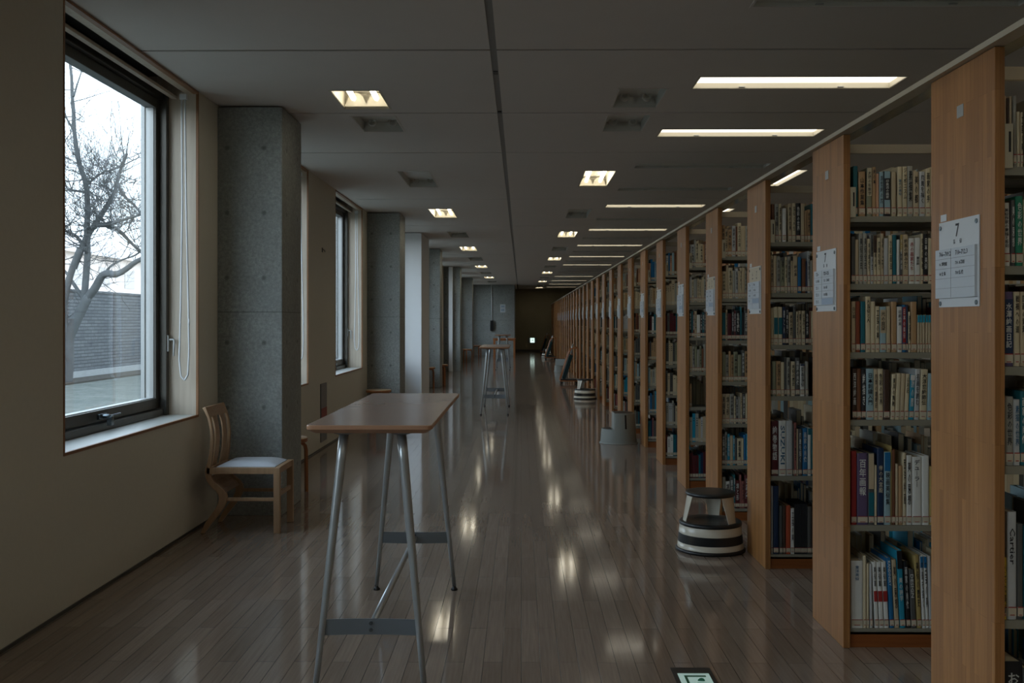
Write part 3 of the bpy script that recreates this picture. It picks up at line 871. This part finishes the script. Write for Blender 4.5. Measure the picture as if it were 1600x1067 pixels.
# ================================================================= TEXT
_tc = {}
def text_mesh(s, mat):
    key = (s, mat.name)
    if key in _tc: return _tc[key]
    c = bpy.data.curves.new('lettering', 'FONT'); c.body = s; c.resolution_u = 1; c.align_x = 'CENTER'; c.align_y = 'CENTER'; c.space_line = 1.02; c.offset = .014
    o = bpy.data.objects.new('lettering_source', c); COL.objects.link(o)
    dg = bpy.context.evaluated_depsgraph_get(); dg.update()
    me = bpy.data.meshes.new_from_object(o.evaluated_get(dg), depsgraph=dg)
    COL.objects.unlink(o); bpy.data.objects.remove(o); bpy.data.curves.remove(c)
    me.materials.clear(); me.materials.append(mat)
    xs = [v.co.x for v in me.vertices]; ys = [v.co.y for v in me.vertices]
    w_, h_ = max(xs)-min(xs), max(ys)-min(ys); ox, oy = (max(xs)+min(xs))/2, (max(ys)+min(ys))/2
    for v in me.vertices: v.co.x -= ox; v.co.y -= oy
    _tc[key] = (me, w_, h_); return _tc[key]
def put_text(s, mat, parent, loc, rot, w=None, h=None, name='lettering'):
    me, mw, mh = text_mesh(s, mat)
    sx = (w/mw) if w else (h/mh); sy = (h/mh) if h else sx
    if w and h: sx = min(sx, sy*1.15)
    o = bpy.data.objects.new(name, me); COL.objects.link(o); o.parent = parent
    o.location = loc; o.rotation_euler = rot; o.scale = (sx, sy, 1)
    return o
# ================================================================= BOOKCASES
NB = 32; PITCH = 1.3666; Y1 = 2.921; DEP = .452; ZTOP = 2.205
def shelves(k): return [1.855,1.564,1.269,.978,.525,.08] if k <= 3 else [1.862,1.566,1.270,.978,.682,.388,.085]
WORDN = ['nearest']+ORD[1:]
def bookcase(k):
    y0 = Y1+PITCH*(k-1); y1 = y0+DEP; LB = .9; nb = 3 if k < 8 else 2
    t = thing('bookcase', f"double-sided library bookcase with laminated wood end panel, {WORDN[k-1]} of the long row", 'bookcase', (XS, y0, 0), 0, 'double-sided bookcases along the aisle')
    MB().box(0, 0, 0, .030, DEP, ZTOP).build('end_panel', M['panel'], t, bevel=.002)
    kb = MB().box(.030, .012, 0, LB*nb, .030, .066).box(.030, DEP-.030, 0, LB*nb, DEP-.012, .066)
    kb.build('plinth', M['kick'], t)
    up = MB()
    for b in range(nb+1):
        x = .032+LB*b-(.03 if b else 0)
        up.box(x, DEP/2-.009, .03, x+.03, DEP/2+.009, 2.168)
    up.build('upright_post', M['steel'], t)
    MB().box(.030, DEP/2-.012, 2.160, LB*nb, DEP/2+.012, 2.2).build('top_bar', M['rail'], t)
    for z in shelves(k):
        s = MB(); d = .195
        for (a, b) in ((.012, DEP/2-.022), (DEP/2+.022, DEP-.012)):
            s.box(.032, a, z-.006, LB*nb, b, z)
            s.box(.032, a, z-.025, LB*nb, a+.004, z-.006) if a < .1 else s.box(.032, b-.004, z-.025, LB*nb, b, z-.006)
        s.build('shelf', M['steel'], t)
    if k <= 12:
        z = 1.862
        br = MB()
        br.box(.0305, .004, z-.012, .056, .010, z+.118).box(.0305, .010, z-.012, .0332, .20, z+.11)
        o = br.build('shelf_bracket', M['bracket'], t, bevel=.002)
        MB().box(.043, .0028, z+.035, .049, .004, z+.095).build('bracket_slot', M['black'], o)
    MB().box(-.0015, .205, 2.045, 0, .250, 2.083).build('marker_plate', M['alu'], t)
    return t
for k in range(1, NB+1): bookcase(k)
struct(MB().box(XS-.021, Y1-1.0, ZTOP+.002, XS+.030, Y1+PITCH*(NB-1)+DEP, ZTOP+.02).build('trim_top_rail', M['rail']))
struct(MB().box(XS+.0305, Y1-1.0, ZTOP+.004, XS+.092, Y1+PITCH*(NB-1)+DEP, ZTOP+.012).build('trim_top_flange', M['flange']))

# ---- signs on the end panels
RW = (math.pi/2, 0, -math.pi/2)       # faces -X, reads along -Y
def sign(k, style):
    y0 = Y1+PITCH*(k-1)
    # local: x away from the panel is -x ; y across ; z up. base point: lower middle of the board
    t = thing('category_sign', f"white shelf category sign{' with beige header' if style == 'two' else ''} screwed to the {WORDN[k-1]} bookcase end panel", 'sign', (XS, y0+.234, 1.448), 0, 'category signs on the bookcase end panels')
    hw, hh = .1435, .2765
    MB().box(-.004, -hw, 0, -.0005, hw, hh).build('sign_board', M['paper'], t)
    sb = MB().box(-.012, -hw+.012, .029, -.004, hw+.010, .187)
    s2 = sb.build('slip_holder', M['paper2'], t)
    if style == 'two':
        MB().box(-.0055, -hw+.012, .190, -.004, hw-.006, hh-.004).build('beige_header', M['beigepaper'], t)['label'] = 'beige header slip'
    if k > 12: return t
    for y in (-hw+.016, hw-.012):
        for z in (.012, hh-.018):
            MB().tube([(-.004,y,z),(-.007,y,z)], .0075, 12).build('screw', M['screw'], t)
    MB().box(-.0015, hw-.050, hh+.004, -.0005, hw-.006, hh+.026).build('small_label', M['paper'], t)
    if k > 7: return t
    ln = MB()
    zs_ = [.029+.0316*i for i in range(1, 5)]
    for z in zs_: ln.box(-.0125, -hw+.013, z-.0004, -.012, hw+.009, z+.0004)
    ln.box(-.0125, .0346, .03, -.012, .0354, .186)
    ln.build('slip_rules', M['hydrant'], s2)
    if style == 'one':
        put_text('7', M['ink'], t, (-.0046, .005, .243), RW, h=.042)
        put_text('芸', M['ink'], t, (-.0046, .028, .2075), RW, h=.0150); put_text('術', M['ink'], t, (-.0046, -.018, .2075), RW, h=.0150)
    else:
        for y, n_, s_ in ((.05, '6', '産業'), (-.05, '7', '芸術')):
            put_text(n_, M['ink'], t, (-.0062, y, .235), RW, h=.030)
            put_text(s_, M['ink'], t, (-.0062, y, .209), RW, h=.013)
    rows = {1: (['706~709.2', '06 博物館', '08 全 集', '', ''], ['710~712.3', '710 .8 彫刻', '710 仏 像', '', '']),
            2: (['723~', '723 絵画', '723 .1', '723 .3', '723 .5'], ['723~725', '723 .1 日本画', '724 水彩', '725 素描', '-'])}.get(
            k, (['726~', '726 漫画', '727 書', '728'], ['748~', '748 写真', '749 印刷', '-']))
    for col_, y in ((0, .110), (1, -.010)):
        for r_, s_ in enumerate(rows[col_]):
            if not s_: continue
            z = .187-.0158-.0316*r_
            if s_ == '-':
                MB().box(-.0132, -hw+.014, z-.014, -.0126, .033, z+.014).build('blank_slip', M['bluepaper'], t)['label'] = 'blue grey blank slip'; continue
            me, mw, mh = text_mesh(s_, M['ink']); hgt = .0155 if r_ == 0 else .0135
            wd = mw*hgt/mh; 
            if wd > .09: hgt *= .09/wd; wd = .09
            put_text(s_, M['ink'], s2, (-.0127, y-wd/2+.012, z), RW, h=hgt)
    return t
for k in range(1, 27):
    sign(k, 'two' if k in (3, 4) else 'one')

# ================================================================= BOOKS
BC = {'cream': (206,192,158), 'white': (218,218,210), 'tan': (176,142,102), 'beige': (190,172,140), 'grey': (156,154,142), 'dgrey': (84,84,80),
      'black': (30,30,32), 'blue': (28,104,150), 'teal': (24,98,108), 'navy': (26,46,76), 'red': (156,46,44), 'brown': (112,70,44), 'dbrown': (72,52,40),
      'pale': (150,178,184), 'green': (36,124,94), 'rust': (132,64,38), 'peach': (204,158,124), 'cyan': (36,140,166), 'purple': (92,76,106),
      'yellow': (206,176,56), 'maroon': (84,30,34), 'olive': (134,134,108), 'dusty': (150,92,84), 'orange': (176,78,48), 'gold': (172,150,92), 'lgrey': (186,188,186)}
CN = {'cream': 'cream', 'white': 'white', 'tan': 'tan', 'beige': 'beige', 'grey': 'grey', 'dgrey': 'dark grey', 'black': 'black', 'blue': 'blue', 'teal': 'teal',
      'navy': 'navy', 'red': 'red', 'brown': 'brown', 'dbrown': 'dark brown', 'pale': 'pale blue', 'green': 'green', 'rust': 'rust brown', 'peach': 'peach', 'cyan': 'bright cyan',
      'purple': 'purple', 'yellow': 'yellow', 'maroon': 'maroon', 'olive': 'olive grey', 'dusty': 'dusty red', 'orange': 'orange red', 'gold': 'ochre', 'lgrey': 'light grey'}
BM = {}
def bmat(c):
    if c not in BM: BM[c] = plain('book_cover_'+c, BC[c], .45, var=.07, scale=26)
    return BM[c]
KAN = ['日本の美術', '現代絵画論', '美術の歴史', '画家の肖像', '水墨画入門', '西洋絵画', '色彩の世界', '芸術と人生', '工芸の美', '浮世絵の旅', '美の思想', '近代の彫刻', '名画を読む', '仏像の心', '絵巻物語', '素描集', '東洋の陶磁', '風景を描く', '版画芸術', '美術館紀行', '線と形', '光と影の絵画', '書と人', '民芸四十年']
SCALE_DARK = ('black','navy','teal','blue','maroon','purple','dgrey','dbrown','red','cyan','green','brown','rust','orange')
brnd = random.Random(77)
def book(x, y, z, w, h, d, c, title=None, ink=None, group='', label='', lean=0.0, tsize=.62, tz=.60, band=None, cap=None, sticker=True):
    """spine faces -Y; origin at lower left front corner"""
    o = thing('book', label, 'book', (x, y, z), 0, group); o.rotation_euler = (0, lean, 0)
    b = min(.004, w*.18); th = min(.0022, w*.16)
    outer = [(0, d), (0, .004), (w*.12, .001), (w*.32, 0), (w*.68, 0), (w*.88, .001), (w, .004), (w, d)]
    inner = [(w-th, d), (w-th, .006), (th, .006), (th, d)]
    mb = MB(); pts = outer+inner
    n = len(pts); mat = bmat(c)
    vs = [(p[0], p[1], 0) for p in pts]+[(p[0], p[1], h) for p in pts]
    fs = [(i, (i+1) % n, n+(i+1) % n, n+i) for i in range(n)]
    fs += [(0,1,10,11)[::-1], (1,2,3,4,5,6,9,10)[::-1], (6,7,8,9)[::-1]]
    fs += [tuple(n+i for i in f) for f in ((0,1,10,11), (1,2,3,4,5,6,9,10), (6,7,8,9))]
    mb.add(vs, fs); mb.build('cover', mat, o)
    MB().box(th+.0003, .007, .002, w-th-.0003, d-.004, h-.004).build('pages', M['page'], o)
    if band:
        MB().box(w*.06, -.0007, h*band[1], w*.94, .0015, h*band[2]).build('spine_band', bmat(band[0]), o)['label'] = CN[band[0]]+' band on the spine'
    if cap:
        MB().box(w*.06, -.0006, h*(1-cap[1]), w*.94, .0015, h*.995).build('spine_cap', bmat(cap[0]), o)['label'] = CN[cap[0]]+' top of the spine'
    if sticker:
        s = MB().box(w*.05, -.0010, .010, w*.95, .0015, .036).build('call_number_label', M['sticker'], o)
        MB().box(w*.05, -.0014, .0345, w*.95, -.0009, .0375).box(w*.25, -.0014, .012, w*.75, -.0009, .0145).build('label_print', M['rust'] if 'rust' in M else M['redink'], s)
    if title:
        im = M[ink] if ink else (M['whiteink'] if c in SCALE_DARK else M['ink'])
        vert = not title.isascii()
        body = '\n'.join({'ー': '｜'}.get(ch, ch) for ch in title) if vert else title
        th_ = h*tsize
        if vert: put_text(body, im, o, (w/2, -.0016, h*tz), (math.pi/2, 0, 0), w=min(w*.62, th_/len(title)*1.0), h=th_, name='title')
        else: put_text(body, im, o, (w/2, -.0016, h*tz), (0, -math.pi/2*-1, -math.pi/2) if False else (math.pi/2, math.pi/2, 0), w=th_, h=None, name='title') if w > .5 else put_latin(body, im, o, w, h, th_, tz)
    return o
def put_latin(body, im, o, w, h, L, tz):
    me, mw, mh = text_mesh(body, im)
    q = bpy.data.objects.new('title', me); COL.objects.link(q); q.parent = o
    q.location = (w/2, -.0016, h*tz); q.rotation_euler = (math.pi/2, math.pi/2, 0)
    s_ = L/mw; q.scale = (s_, min(s_*1.3, w*.6/mh), 1)
    return q

SHN = ['top', 'second', 'third', 'fourth', 'fifth', 'lowest']; SHN7 = ['top', 'second', 'third', 'fourth', 'fifth', 'sixth', 'lowest']
# rows measured from the photograph: (left, right, top of spine, colour, title?, extras)
T = True
ROWS = {
 1: dict(ppm=530.0, rows=[
  (3.333, 1555, 100, 258, [(38,52,158,'beige'),(53,66,170,'dbrown'),(67,80,160,'beige'),(86,104,158,'grey'),(106,122,240,'cream'),(124,138,244,'cream',T)], .19),
  (3.333, 1555, 100, 415, [(36,72,722,'white','美術作家の素描と彫刻',{'lean':-.012}),(76,97,708,'dgrey',T),(100,138,688,'green',T),(140,160,705,'cream',T)], .19),
  (3.333, 1555, 100, 569, [(38,88,1060,'purple','水澤絵画日記',{'band':('navy',.02,.92),'tz':.56})] and [], .19),
  (3.333, 1555, 420, 725, [(34,43,690,'white'),(46,88,660,'grey',T),(90,122,675,'lgrey','素描の世界',{'ink':'blueink'}),(124,156,632,'teal',T)], .19),
  (3.27, 1555, 740, 962, [(34,53,412,'yellow','小さな美術',{'tsize':.8,'tz':.5}),(56,103,178,'lgrey','Cartier',{'tsize':.34,'tz':.68,'ink':'ink'}),(106,136,240,'dgrey'),(138,160,250,'teal')], .24),
  (3.27, 1555, 740, 1203, [(34,134,958,'black','お町絵',{'tz':.72,'tsize':.36,'ink':'whiteink'}),(136,170,990,'dgrey')], .24)]),
 2: dict(ppm=361.0, rows=[
  (8.89, 1320, 230, 336.3, [(100,165,250,'teal'),(176,268,325,'tan','山本作業集',{'tz':.55}),(290,361,275,'olive','太陽の形態学',{'cap':('cream',.58),'tz':.68,'tsize':.5}),(365,416,262,'tan','絵の本',{'tsize':.3,'tz':.8}),(418,457,355,'peach'),(460,522,332,'pale',T),(526,615,320,'black','印象派の画家',{'cap':('pale',.16),'band':('pale',.16,.36),'tz':.6,'tsize':.42}),(628,692,332,'beige'),(712,778,260,'cream','現代の美術',{'ink':'blueink','tsize':.32,'tz':.58}),(783,846,258,'cream','ジャポニスム',{'tz':.66}),(850,925,250,'grey',T),(930,1008,330,'beige','美の都'),(1014,1093,328,'lgrey',T),(1097,1168,290,'cream','画家の手'),(1171,1240,265,'cream')], .19),
  (8.89, 1320, 340, 443.5, [(75,130,268,'dgrey'),(132,178,310,'beige'),(180,236,222,'grey','美術全史',{'tz':.6}),(238,292,222,'grey','美術全史',{'tz':.6}),(295,338,300,'cream',T),(340,380,240,'lgrey',T,{'cap':('dgrey',.45)}),(382,426,250,'cream',T,{'cap':('dbrown',.36)}),(428,482,285,'cream',T),(484,523,225,'beige',T),(526,586,290,'lgrey'),(590,642,250,'cream','水彩画法'),(645,700,245,'teal'),(703,743,310,'white'),(745,781,240,'dgrey',T,{'cap':('gold',.35)}),(784,862,240,'beige','絵画の読みかた'),(868,948,290,'white','赤の画家たち',{'ink':'redink'}),(952,1028,285,'white','藤田嗣',{'tsize':.18,'tz':.5}),(1031,1068,230,'cream',T),(1071,1131,232,'black',T),(1134,1195,290,'cream'),(1197,1245,285,'grey')], .185),
  (8.89, 1320, 445, 549.6, [(75,135,228,'beige','白い道',{'tz':.78,'tsize':.22}),(138,197,225,'rust'),(204,268,228,'teal'),(272,341,160,'cream','大芸術と人',{'tz':.74,'tsize':.42}),(345,403,228,'cream'),(406,466,295,'cream',T),(470,557,300,'pale','光の庭園',{'band':('beige',.42,.93),'tz':.68,'tsize':.42}),(560,616,295,'beige'),(627,701,232,'tan'),(707,776,300,'white','印刷の美',{'tsize':.34,'tz':.75}),(779,826,275,'blue',T,{'band':('red',.2,.95)}),(828,857,275,'navy'),(860,893,372,'cream',T),(897,978,232,'tan'),(986,1019,415,'beige',None,{'cap':('cyan',.2)}),(1021,1054,415,'beige',None,{'cap':('cyan',.2)}),(1056,1092,415,'beige',None,{'cap':('cyan',.2)}),(1098,1133,415,'beige',None,{'cap':('cyan',.2)}),(1135,1170,415,'beige',None,{'cap':('cyan',.2)}),(1172,1207,415,'beige',None,{'cap':('cyan',.2)})], .185),
  (8.89, 1320, 550, 655.7, [(88,150,235,'dbrown',T),(152,210,235,'brown'),(213,277,240,'black','絵描き'),(280,386,235,'pale','日本刺繍入門'),(388,440,238,'beige','四季の歳時記',{'tsize':.66,'tz':.56}),(443,515,236,'cream',T),(518,605,250,'dbrown')]
    +[(614,672,308,'cream',T,{'lean':.04}),(676,738,300,'cream',None,{'lean':.04}),(742,800,300,'beige',None,{'lean':.04}),(805,862,308,'cream','山月記',{'lean':.04,'tsize':.36,'tz':.76}),(866,933,318,'cyan','詩の暦',{'lean':.04,'cap':('white',.12),'tz':.6}),(938,1008,242,'lgrey',T,{'lean':.032}),(1014,1112,242,'cream','大浮世絵師伝',{'lean':.032}),(1118,1180,300,'pale',None,{'lean':.03})], .19),
  (6.1, 1320, 655, 823, [(50,103,325,'red'),(106,210,345,'purple','百年画報',{'tsize':.5,'tz':.66}),(213,268,345,'dgrey',None,{'cap':('beige',.5),'band':('teal',.08,.45)}),(271,294,460,'cream'),(297,360,300,'navy','帝の大宮殿',{'ink':'sticker','tsize':.36,'tz':.6}),(363,424,335,'pale','映画美術集',{'ink':'ink','tsize':.45,'tz':.5,'cap':('blue',.26)}),(426,433,275,'gold'),(436,468,312,'brown'),(470,495,445,'beige'),(498,535,465,'tan'),(538,570,342,'cream',T),(573,625,365,'white',T),(628,717,380,'white','デューラー',{'tsize':.4,'tz':.76}),(720,788,370,'white'),(791,822,470,'gold')], .25),
  (5.93, 1320, 810, 979.5, [(46,158,385,'white','東洋美術',{'ink':'blueink','tsize':.22,'tz':.82}),(161,188,340,'cream'),(192,213,410,'cream')]
    +[(222,248,415,'lgrey',None,{'lean':-.012}),(267,303,395,'white','美術館',{'lean':-.04,'tsize':.3,'tz':.78,'band':('red',.40,.56)}),(308,350,395,'white','美術館',{'lean':-.044,'tsize':.3,'tz':.78,'band':('red',.40,.56)}),(355,397,395,'white','美術館',{'lean':-.047,'tsize':.3,'tz':.78,'band':('red',.40,.56)}),(404,446,358,'blue','KANDINSKY',{'lean':-.05,'tsize':.36,'tz':.78}),(451,492,375,'beige',T,{'lean':-.05}),(498,550,288,'cyan','美の詩学',{'lean':-.05,'cap':('black',.24),'tz':.5,'tsize':.3}),(558,596,388,'black',T,{'lean':-.05}),(602,650,465,'dgrey','DESIGN',{'lean':-.045,'tsize':.4,'tz':.72}),(656,698,332,'gold',T,{'lean':-.04}),(703,732,342,'white',T,{'lean':-.035,'cap':('blue',.16)}),(736,764,342,'white',T,{'lean':-.035,'cap':('blue',.16)}),(768,800,345,'lgrey',None,{'lean':-.03})], .24)]),
 3: dict(ppm=274.4, rows=[
  (8.89, 1195, 300, 376.5, [(86,130,160,'brown'),(135,188,155,'grey',T),(190,226,155,'cream',T),(240,294,215,'white'),(318,372,150,'beige',T),(374,425,145,'cream',T),(428,490,145,'black',T),(495,546,150,'beige'),(550,580,250,'tan'),(583,629,235,'tan',T),(632,668,155,'teal'),(671,715,190,'grey')], .19),
  (11.85, 1195, 380, 456, [(101,155,210,'beige',T),(158,212,210,'beige'),(215,281,225,'grey',T),(284,361,240,'olive',T,{'cap':('dgrey',.1)}),(364,410,235,'cream',T),(413,470,225,'grey',T),(473,513,225,'beige',None,{'cap':('black',.12)}),(516,600,215,'beige','絵の鳥',{'tsize':.3}),(605,668,235,'blue'),(680,748,265,'brown'),(751,778,310,'navy'),(781,831,130,'lgrey',T),(835,875,300,'grey'),(878,920,280,'beige')], .185),
  (11.85, 1195, 460, 536.4, [(101,156,220,'cream'),(159,240,205,'cream',None,{'band':('teal',.28,.72)}),(244,320,205,'cream',None,{'band':('teal',.28,.72)}),(325,375,200,'navy',T),(378,436,200,'black',T),(440,514,300,'beige',T),(517,570,190,'dgrey'),(573,614,290,'cream',T),(617,672,275,'beige',T),(676,740,275,'cream',T),(745,808,270,'black',T),(812,844,290,'brown'),(847,885,280,'cream')], .185),
  (11.85, 1195, 540, 618, [(101,129,300,'dgrey'),(132,203,280,'olive'),(208,290,280,'tan',T),(294,355,300,'cream'),(360,396,220,'dgrey'),(399,460,215,'grey',T),(478,555,285,'cream',T),(560,640,215,'dgrey',T),(644,729,330,'white',T,{'cap':('navy',.06)}),(745,798,285,'grey')], .185),
  (8.21, 1195, 620, 740.6, [(75,170,290,'maroon',T),(176,269,285,'white','SUZUKI',{'tsize':.7,'tz':.56,'ink':'blueink'}),(273,350,285,'lgrey'),(353,368,330,'dgrey'),(371,402,310,'dusty',T),(404,421,390,'beige'),(424,471,390,'dgrey',T),(479,542,380,'blue',T),(545,585,380,'white',None,{'cap':('teal',.14)}),(588,612,392,'teal')], .24),
  (7.36, 1195, 735, 863.4, [(66,91,165,'lgrey'),(95,156,165,'navy'),(165,200,390,'dgrey'),(203,236,390,'dbrown'),(240,292,390,'orange'),(295,336,420,'white',T)]+[(340+16*i, 354+16*i, 372, 'black') for i in range(9)]+[(486,530,400,'dgrey'),(533,560,410,'dbrown')], .24)])}
# second nearest case, third shelf has its own measurements
ROWS[1]['rows'][2] = (3.333, 1555, 420, 568.5, [(38,88,108,'purple','水澤絵画日記',{'band':('navy',.12,.90),'tz':.55,'tsize':.6,'ink':'whiteink'}),(91,122,108,'cream','戦禍への道',{'tsize':.5,'tz':.7}),(124,158,108,'beige','国画の背景',{'tsize':.5,'tz':.7})], .19)

def add_book(k, r, i, x, z, w, h, d, c, title, ex, shn):
    y = Y1+PITCH*(k-1)+(.018 if k > 0 else 0)
    if title is True: title = brnd.choice(KAN)
    lb = f"{CN[c]} spined book, {ORD[i]} from the left on the {shn[r]} shelf of the {WORDN[k-1]} bookcase"
    book(x, y, z+.0008, w, h, d, c, title, ex.get('ink'), f"books on the {shn[r]} shelf of the {WORDN[k-1]} bookcase", lb, ex.get('lean', 0.0), ex.get('tsize', .62), ex.get('tz', .60), ex.get('band'), ex.get('cap'))
nbk = 0
for k, D_ in ROWS.items():
    zs = shelves(k); ppm = D_['ppm']; Yk = F/ppm
    for r, (sc, x0, y0, base, lst, dd) in enumerate(D_['rows']):
        for i, e in enumerate(lst):
            l, rr, tp, c = e[:4]; ti = e[4] if len(e) > 4 else None; ex = e[5] if len(e) > 5 else {}
            xl = (x0+l/sc-CX)/ppm; xr_ = (x0+rr/sc-CX)/ppm; h = (base-(y0+tp/sc))/ppm; h = min(h, (zs[r-1]-zs[r]-.03) if r else .33)
            xl = max(xl, XS+.034)
            if xr_-xl < .003: continue
            # leaning books are measured by the foot when they tilt right, so all sit on the shelf
            ln = ex.get('lean', 0.0); zz = zs[r]+(abs(math.sin(ln))*(xr_-xl) if ln > 0 else 0.0)
            add_book(k, r, i, xl, zz, (xr_-xl)-.0006, h, dd if dd < .19 else .192, c, ti, ex, SHN)
            nbk += 1
# random rows of the fourth and fifth bookcase, one object per book
PAL = {0: ['cream','cream','beige','peach','blue','tan','grey','pale','brown','lgrey'], 1: ['cream','beige','cream','grey','tan','beige','lgrey'], 2: ['black','dgrey','maroon','beige','white','lgrey','teal','brown'],
       3: ['olive','grey','tan','beige','cream','brown','dgrey'], 4: ['grey','beige','cream','pale','dgrey','tan'], 5: ['beige','cream','lgrey','blue','cyan','grey','dgrey'], 6: ['maroon','teal','dgrey','dusty','grey','white','navy']}
def vis(k): return XS*(Y1+PITCH*(k-1))/(Y1+PITCH*(k-2)+DEP)
def row_list(k, r, x1, rnd):
    x = XS+.034; out = []; big = r >= 5
    gap = shelves(k); mh = (gap[r-1]-gap[r]-.032) if r else .30
    while x < x1:
        w = rnd.choice([.013,.016,.019,.022,.026,.03]) ; h = min(mh, rnd.choice([.19,.195,.21,.215,.22,.235]))
        out.append((x, w-.0007, h, rnd.choice(PAL[min(r, 6)]))); x += w
    return out
rk = random.Random(9); FILLED = set()
for k in (4, 5):
    for r in range(7):
        for i, (x, w_, h, c) in enumerate(row_list(k, r, vis(k)+.004, rk)):
            if nbk >= 296: break
            FILLED.add((k, r))
            add_book(k, r, i, x, shelves(k)[r], w_, h, .17, c, rk.random() < .6, {}, SHN7); nbk += 1
print('individual books', nbk)
# the remaining books: one uncounted mass
t = NT('massed_book_covers')
at_ = t.n('ShaderNodeAttribute', {'attribute_name': 'Col'})
mass_mat = t.done(at_.outputs['Color'], .5, spec=.3)
mb = MB(); cols = []
def mbox(x0, y0, z0, x1, y1, z1, c): mb.box(x0, y0, z0, x1, y1, z1); cols.extend([c]*6)
sr = random.Random(21)
page = lin((196,184,156)); stk = lin((190,180,156)); inkc = lin((44,42,42))
for k in range(1, NB+1):
    y0 = Y1+PITCH*(k-1); zs = shelves(k)
    for r, z in enumerate(zs):
        mh = (zs[r-1]-zs[r]-.032) if r else .30
        # spines towards the camera
        if k > 5: x = XS+.034; xe = vis(k)+.12
        elif k > 3: x = vis(k)+.035; xe = x+.45
        else: x = vis(k)+.11 if k > 1 else 1.52; xe = x+.5
        if k in (2,3): x = {2: 1.815, 3: 1.685}[k]
        if k in (4,5) and (k, r) not in FILLED: x = XS+.034
        while x < xe:
            w_ = sr.choice([.013,.016,.019,.022,.026,.03]); h = min(mh, sr.choice([.19,.195,.21,.215,.22,.24])) if mh < .35 else sr.uniform(.24,.34)
            c = lin(BC[sr.choice(PAL[min(r, 6)])])
            mbox(x, y0+.018, z+.0008, x+w_-.001, y0+.195, z+h, c)
            if x < vis(k)+.05:
                mbox(x+w_*.06, y0+.0168, z+.010, x+w_*.92, y0+.018, z+.036, stk)
                for q in range(sr.randint(0, 6)):
                    zt_ = z+h*(.85-.085*q); mbox(x+w_*.3, y0+.0172, zt_-.006, x+w_*.7, y0+.018, zt_, inkc)
            x += w_
        # far side of the case: fore-edges towards the camera
        x = XS+.034; xe = (vis(k)+.12) if k > 1 else 1.75
        xe = max(xe, XS+.30) if k < 8 else xe
        while x < xe:
            w_ = sr.choice([.014,.017,.02,.024,.03]); h = min(mh, sr.choice([.19,.21,.22,.24,.25])) if mh < .35 else sr.uniform(.24,.38)
            c = lin(BC[sr.choice(PAL[min(r, 6)])]); ya, yb = y0+DEP-.195, y0+DEP-.018
            ww = w_-.001
            mbox(x, ya, z+.0008, x+.002, yb, z+h, c); mbox(x+ww-.002, ya, z+.0008, x+ww, yb, z+h, c)
            mbox(x+.002, ya+.004, z+.003, x+ww-.002, yb-.003, z+h-.004, page); mbox(x+.002, yb-.003, z+.0008, x+ww-.002, yb, z+h, c)
            x += w_
o = mb.build('massed_books', mass_mat)
ca = o.data.color_attributes.new('Col', 'FLOAT_COLOR', 'CORNER')
vals = []
for c in cols: vals.extend(list(c)*4)
ca.data.foreach_set('color', vals)
tag(o, 'the remaining rows of library books on the farther and rear shelves', 'books', kind='stuff')
# ================================================================= LIGHT AND CAMERA
W = bpy.data.worlds.new('overcast_sky'); S.world = W; W.use_nodes = True
nt = W.node_tree; nt.nodes.clear()
wo = nt.nodes.new('ShaderNodeOutputWorld'); bg = nt.nodes.new('ShaderNodeBackground')
tc = nt.nodes.new('ShaderNodeTexCoord'); sx = nt.nodes.new('ShaderNodeSeparateXYZ'); rp = nt.nodes.new('ShaderNodeValToRGB')
nt.links.new(tc.outputs['Generated'], sx.inputs[0]); nt.links.new(sx.outputs[2], rp.inputs[0])
rp.color_ramp.elements[0].position = 0.0; rp.color_ramp.elements[0].color = (.87,.94,1.0,1)
rp.color_ramp.elements[1].position = .7; rp.color_ramp.elements[1].color = (.64,.80,1.0,1)
nt.links.new(rp.outputs[0], bg.inputs[0]); bg.inputs[1].default_value = SKY
nt.links.new(bg.outputs[0], wo.inputs[0])
for i, (a, b) in enumerate(WIN):
    L = bpy.data.lights.new('window_portal', 'AREA'); L.shape = 'RECTANGLE'; L.size = b-a-.2; L.size_y = ZT-ZS-.2
    L.cycles.is_portal = True
    o = bpy.data.objects.new('window_portal', L); COL.objects.link(o)
    o.location = (XL-.34, (a+b)/2, (ZT+ZS)/2); o.rotation_euler = (0, -math.pi/2, 0)
cam = bpy.data.cameras.new('camera'); co = bpy.data.objects.new('camera', cam); COL.objects.link(co); S.camera = co
cam.lens = 35.0; cam.sensor_width = 36.0; cam.clip_start = .05; cam.clip_end = 300
co.location = (0, 0, H); co.rotation_euler = (math.pi/2, 0, math.atan((CX-800)/F))
cam.shift_y = -(533.5-CY)/1600
S.view_settings.view_transform = 'Standard'; S.view_settings.look = 'None'; S.view_settings.gamma = 1; S.view_settings.use_curve_mapping = False
S.view_settings.exposure = EXPO
S.cycles.max_bounces = 10; S.cycles.diffuse_bounces = 6; S.cycles.glossy_bounces = 4; S.cycles.transparent_max_bounces = 12
S.cycles.sample_clamp_indirect = 4.0; S.cycles.use_denoising = True
